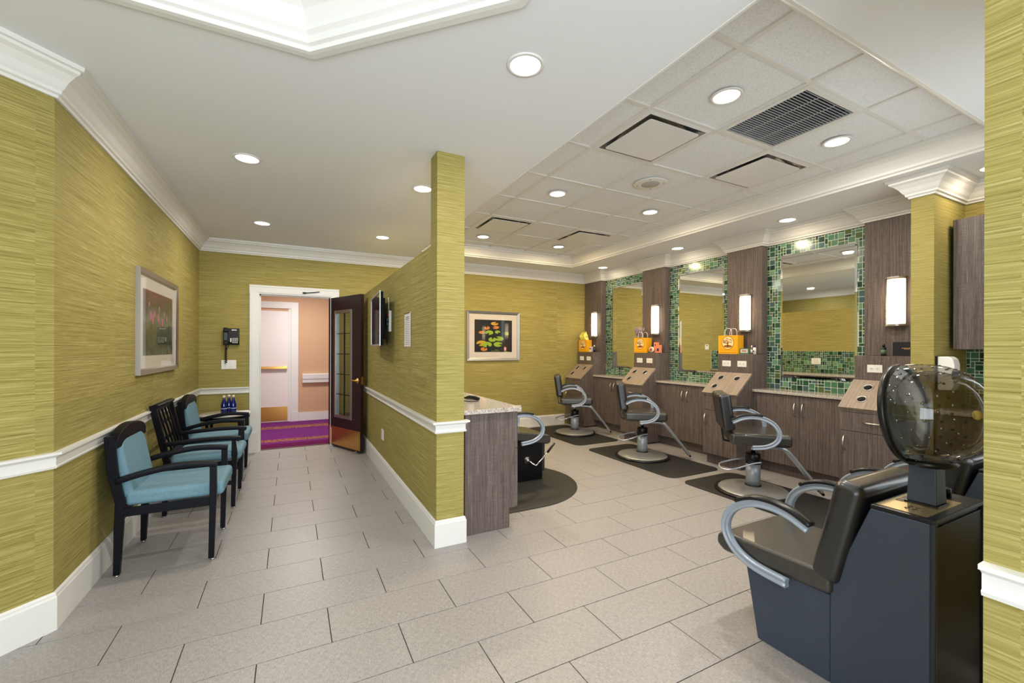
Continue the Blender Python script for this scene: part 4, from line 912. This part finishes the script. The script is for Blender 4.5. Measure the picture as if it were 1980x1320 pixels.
x, y = cellc(2, 3); t = thing('ceiling_speaker', 'round white ceiling speaker with perforated centre', 'speaker', (x, y, ZG))
MB().lathe([(.001, -.001), (.150, -.001), (.150, -.003), (.140, -.007), (.085, -.008), (.001, -.008)], n=44).build('grille_ring', WHITE, t)
MB().lathe([(.001, -.0095), (.080, -.009), (.082, -.0075), (.001, -.0075)], n=32).build('mesh_centre', P('mesh_grey', (178, 176, 172), .6), t)
for k in range(4):
    q = R(45+90*k); MB().lathe([(.001, 0), (.005, 0), (.005, -.002), (.001, -.002)], (.115*math.cos(q), .115*math.sin(q), -.0075), 8).build('screw', DARK, t)

# ================================================================== things on the station shelves (shelf top at z = 1.316)
SH = 1.3165
YEL = P('bag_yellow', (244, 172, 22), .55); BROWN = P('print_brown', (150, 92, 22), .6); CREAM = P('print_cream', (244, 220, 160), .6); TWINE = P('twist_handle', (236, 230, 216), .7)
def paper_bag(y, label, w=.26, h=.225, dp=.11):
    t = thing('paper_bag', label, 'bag', (4.79, y, SH), group='yellow paper bags on the station shelves'); a = w/2; d = dp/2
    m = MB(); k = .003
    m.box(-d, -d+k, -a, a, 0, h).box(d-k, d, -a, a, 0, h).box(-d+k, d-k, -a, -a+k, 0, h).box(-d+k, d-k, a-k, a, 0, h).box(-d+k, d-k, -a+k, a-k, 0, k)
    b = m.build('body', YEL, t)
    x0 = -d-.0004; R0 = .083; cz = h*.60
    def disc(r0, r1, cy, z, mt, nm, dx=0, n=32):
        v = [(x0-dx, cy+r0*math.cos(2*PI*j/n), z+r0*math.sin(2*PI*j/n)) for j in range(n)]+[(x0-dx, cy+r1*math.cos(2*PI*j/n), z+r1*math.sin(2*PI*j/n)) for j in range(n)]
        return MB().add(v, [(j, (j+1) % n, (j+1) % n+n, j+n) for j in range(n)]).build(nm, mt, b)
    disc(R0, R0*.93, 0, cz, BROWN, 'printed_ring'); disc(R0*.90, .0005, 0, cz, CREAM, 'printed_disc'); 
    cr = MB()
    rn = random.Random(3)
    for _ in range(46):
        q = rn.uniform(0, 2*PI); rr = R0*.78*math.sqrt(rn.random()); yy = rr*math.cos(q)*.98; zz = cz+R0*.22+abs(rr)*math.sin(q)*.62
        if zz < cz-R0*.1: zz = cz-R0*.05+rn.random()*R0*.2
        s = R0*.075; cr.add([(x0-.0006, yy-s, zz), (x0-.0006, yy, zz-s), (x0-.0006, yy+s, zz), (x0-.0006, yy, zz+s)], [(0, 1, 2, 3)])
    cr.add([(x0-.0006, -.008, cz-R0*.5), (x0-.0006, .008, cz-R0*.5), (x0-.0006, .004, cz+R0*.3), (x0-.0006, -.004, cz+R0*.3)], [(0, 1, 2, 3)])
    cr.add([(x0-.0006, R0*.7*math.cos(q), cz-R0*.52+R0*.2*math.sin(q)) for q in [2*PI*j/16 for j in range(16)]], [tuple(range(16))])
    cr.build('printed_tree', BROWN, b)['kind'] = 'stuff'
    MB().add([(x0, -a+.004, .012), (x0, a-.004, .012), (x0, a-.004, .016), (x0, -a+.004, .016)], [(0, 1, 2, 3)]).build('printed_line', BROWN, b)
    MB().add([(x0, -a+.004, .043), (x0, a-.004, .043), (x0, a-.004, .045), (x0, -a+.004, .045)], [(0, 1, 2, 3)]).build('printed_line', BROWN, b)
    return t, a, d, h
def handles(t, a, d, h, hh=.085):
    for x in (-d+.006, d-.006):
        MB().tube(smoothpath([(x, -.048, h-.03), (x, -.046, h+hh*.5), (x, -.03, h+hh*.92), (x, 0, h+hh), (x, .03, h+hh*.92), (x, .046, h+hh*.5), (x, .048, h-.03)], 4), .0032, 6).build('handle', TWINE, t)
b1, a, d, h = paper_bag(3.447, 'yellow paper bag with white twisted handles, beside the small soap box'); handles(b1, a, d, h)
b2, a, d, h = paper_bag(4.925, 'yellow paper bag with dried lavender, next to the round tin'); handles(b2, a, d, h)
lv = MB(); rn = random.Random(5); LAV = P('dried_lavender', (150, 132, 142), .8)
lav = thing('lavender_bunch', 'bunch of dried lavender standing in the middle yellow bag', 'dried flowers', (4.79, 4.99, SH+.004))
for k in range(34):
    ax_, ay = rn.uniform(-.03, .03), rn.uniform(-.03, .045); tx, ty = ax_*1.4, ay+rn.uniform(-.06, .12); tz = .27+rn.uniform(0, .09)
    lv.tube([(ax_*.4, ay*.4, .212), ((ax_+tx)/2, (ay+ty)/2*.7, tz*.7), (tx*.8, ty*.85, tz)], [.0012, .0012, .001], 4); lv.lathe([(.001, -.006), (.009, 0), (.010, .022), (.001, .06)], (tx*.8, ty*.85, tz-.02), 5, (tx*.5, ty*.6, .25))
lv.build('stems', LAV, lav)['kind'] = 'stuff'
b3, a, d, h = paper_bag(6.37, 'yellow paper bag stuffed with yellow tissue, farthest away', .24, .215)
ts = thing('tissue_paper', 'crumpled pale yellow tissue paper in the farthest bag', 'tissue paper', (4.79, 6.38, SH+.205))
m = MB(); rn = random.Random(11)
for k in range(7):
    y = -.08+.026*k; zt = .085+.06*math.sin(k*1.9)**2; m.add([(-.04, y-.02, -.04), (.04, y-.01, -.04), (.035, y+.03, zt*.6), (0, y+.02*math.sin(k), zt+.03), (-.045, y+.03, zt*.7)], [(0, 1, 2, 3, 4)])
m.build('sheets', P('tissue', (236, 222, 110), .7), ts)
def block(name, label, cat, x, y, w, dp, h, mt, z=SH, rz=0, bev=.001):
    t = thing(name, label, cat, (x, y, z), rz); MB().box(-dp/2, dp/2, -w/2, w/2, 0, h).build('carton', mt, t, bevel=bev); return t
def bottle(name, label, x, y, r, h, body, cap, lab=None, z=SH):
    t = thing(name, label, 'bottle', (x, y, z)); hb = h*.66
    MB().lathe([(.001, 0), (r, 0), (r, hb), (r*.75, hb+r*.35), (r*.42, hb+r*.55), (r*.42, h*.78), (.001, h*.78)], n=20).build('bottle_body', body, t)
    MB().lathe([(r*.52, h*.76), (r*.52, h), (.001, h)], n=14).build('cap', cap, t)
    if lab: MB().lathe([(r*1.02, h*.14), (r*1.02, h*.52)], n=20).build('paper_label', lab, t)
    return t
OR2 = P('carton_coral', (232, 140, 100), .6); NVY = P('print_navy', (34, 42, 92), .5); GREEN = P('carton_green', (92, 126, 108), .6); AMB = P('dark_bottle', (22, 26, 24), .15)
def tagp(t, x, y0, y1, z0, z1, mt, nm='printed_label'): MB().box(x-.0006, x, y0, y1, z0, z1).build(nm, mt, t)
t = block('soap_box', 'small green and cream soap box beside the yellow bag with white handles', 'box', 4.79, 3.255, .105, .05, .068, GREEN); tagp(t, -.0255, -.045, .045, .016, .056, MAT_BOARD); tagp(t, -.0262, -.028, .028, .030, .042, P('print_red', (150, 70, 60), .6), 'printed_stripe')
bottle('small_bottle', 'small bottle with silver cap right of the green soap box', 4.79, 3.178, .012, .10, P('tan_bottle', (120, 96, 80), .3), PLATE, MAT_BOARD)
t = bottle('small_bottle', 'white bottle with navy cap at the shelf end by the mirror', 4.79, 3.143, .0165, .105, PLATE, NVY); MB().lathe([(.001, 0), (.009, 0), (.009, .0008), (.001, .0008)], (-.0165, 0, .035), 12, (-1, 0, 0)).build('printed_dot', NVY, t)
t = thing('round_tin', 'round white and orange tin leaning beside the lavender bag', 'tin', (4.755, 4.70, SH+.045))
MB().lathe([(.001, 0), (.043, 0), (.043, .02), (.001, .02)], ax=(-1, 0, .15), n=28).build('tin_body', PLATE, t); MB().lathe([(.001, .0), (.034, .0), (.034, .001), (.001, .001)], (-.0202, 0, .0032), 28, (-1, 0, .15)).build('label', OR2, t); MB().lathe([(.001, .0), (.014, .0), (.014, .001), (.001, .001)], (-.0215, 0, .0034), 20, (-1, 0, .15)).build('label_centre', NVY, t)
t = block('tall_carton', 'tall coral carton with round navy seal behind the round tin', 'box', 4.80, 4.66, .055, .05, .155, OR2); MB().lathe([(.001, 0), (.012, 0), (.012, .0008), (.001, .0008)], (-.0252, 0, .115), 14, (-1, 0, 0)).build('printed_seal', NVY, t)
t = block('square_carton', 'wide coral carton with navy label at the mirror end of the second shelf', 'box', 4.79, 4.60, .058, .05, .115, OR2, bev=.002); t.location.y = 4.598; tagp(t, -.0255, -.02, .02, .025, .065, NVY)
t = thing('pyramid_box', 'dark green pyramid box between the lavender bag and round tin', 'box', (4.80, 4.745, SH)); MB().add([(-.045, -.04, 0), (.04, -.04, 0), (.04, .04, 0), (-.045, .04, 0), (0, 0, .13)], [(3, 2, 1, 0), (0, 1, 4), (1, 2, 4), (2, 3, 4), (3, 0, 4)]).build('carton', P('deep_green', (20, 54, 34), .4), t)
t = block('cream_jar_box', 'cream box with dark round seal beside the farthest yellow bag', 'box', 4.80, 6.205, .055, .045, .095, MAT_BOARD); MB().lathe([(.001, 0), (.016, 0), (.016, .0008), (.001, .0008)], (-.0228, 0, .055), 14, (-1, 0, 0)).build('printed_seal', NVY, t)
t = block('small_cream_box', 'tiny cream box in front of the taller seal-printed box', 'box', 4.755, 6.19, .045, .03, .042, CREAM); tagp(t, -.0155, -.012, .012, .012, .03, OR2)
t = bottle('pump_bottle', 'dark bottle with white cap and navy label on the farthest shelf', 4.80, 6.12, .024, .12, AMB, PLATE, NVY)
t = bottle('oil_bottle', 'dark green bottle beside the black booklet on the nearest shelf', 4.80, 1.925, .020, .108, AMB, BLACKP, P('label_green', (86, 110, 92), .5))
t = thing('black_booklet', 'black folded booklet with gold print standing on the nearest shelf', 'booklet', (4.81, 1.757, SH))
MB().box(-.003, 0, -.105, .105, 0, .125).build('cover', P('matt_black', (16, 17, 24), .5), t); MB().bar((0, .105, .0625), (.055, -.06, .0625), .125, .003, (0, 0, 1)) 
MB().prism([(0, .105), (.003, .105), (.055, -.08), (.052, -.083)], 'xy', 0, .125).build('back_cover', MATS['matt_black'], t)
g = MB()
for k, (yy, w) in enumerate([(.036, .006), (.026, .005), (.017, .007), (.006, .006), (-.004, .005), (-.014, .006), (-.024, .005)]): g.box(-.0036, -.003, yy-w/2, yy+w/2, .068, .074)
g.box(-.0036, -.003, -.014, .024, .060, .0625); g.build('gold_print', P('gold_print', (206, 160, 96), .4), t)['kind'] = 'stuff'
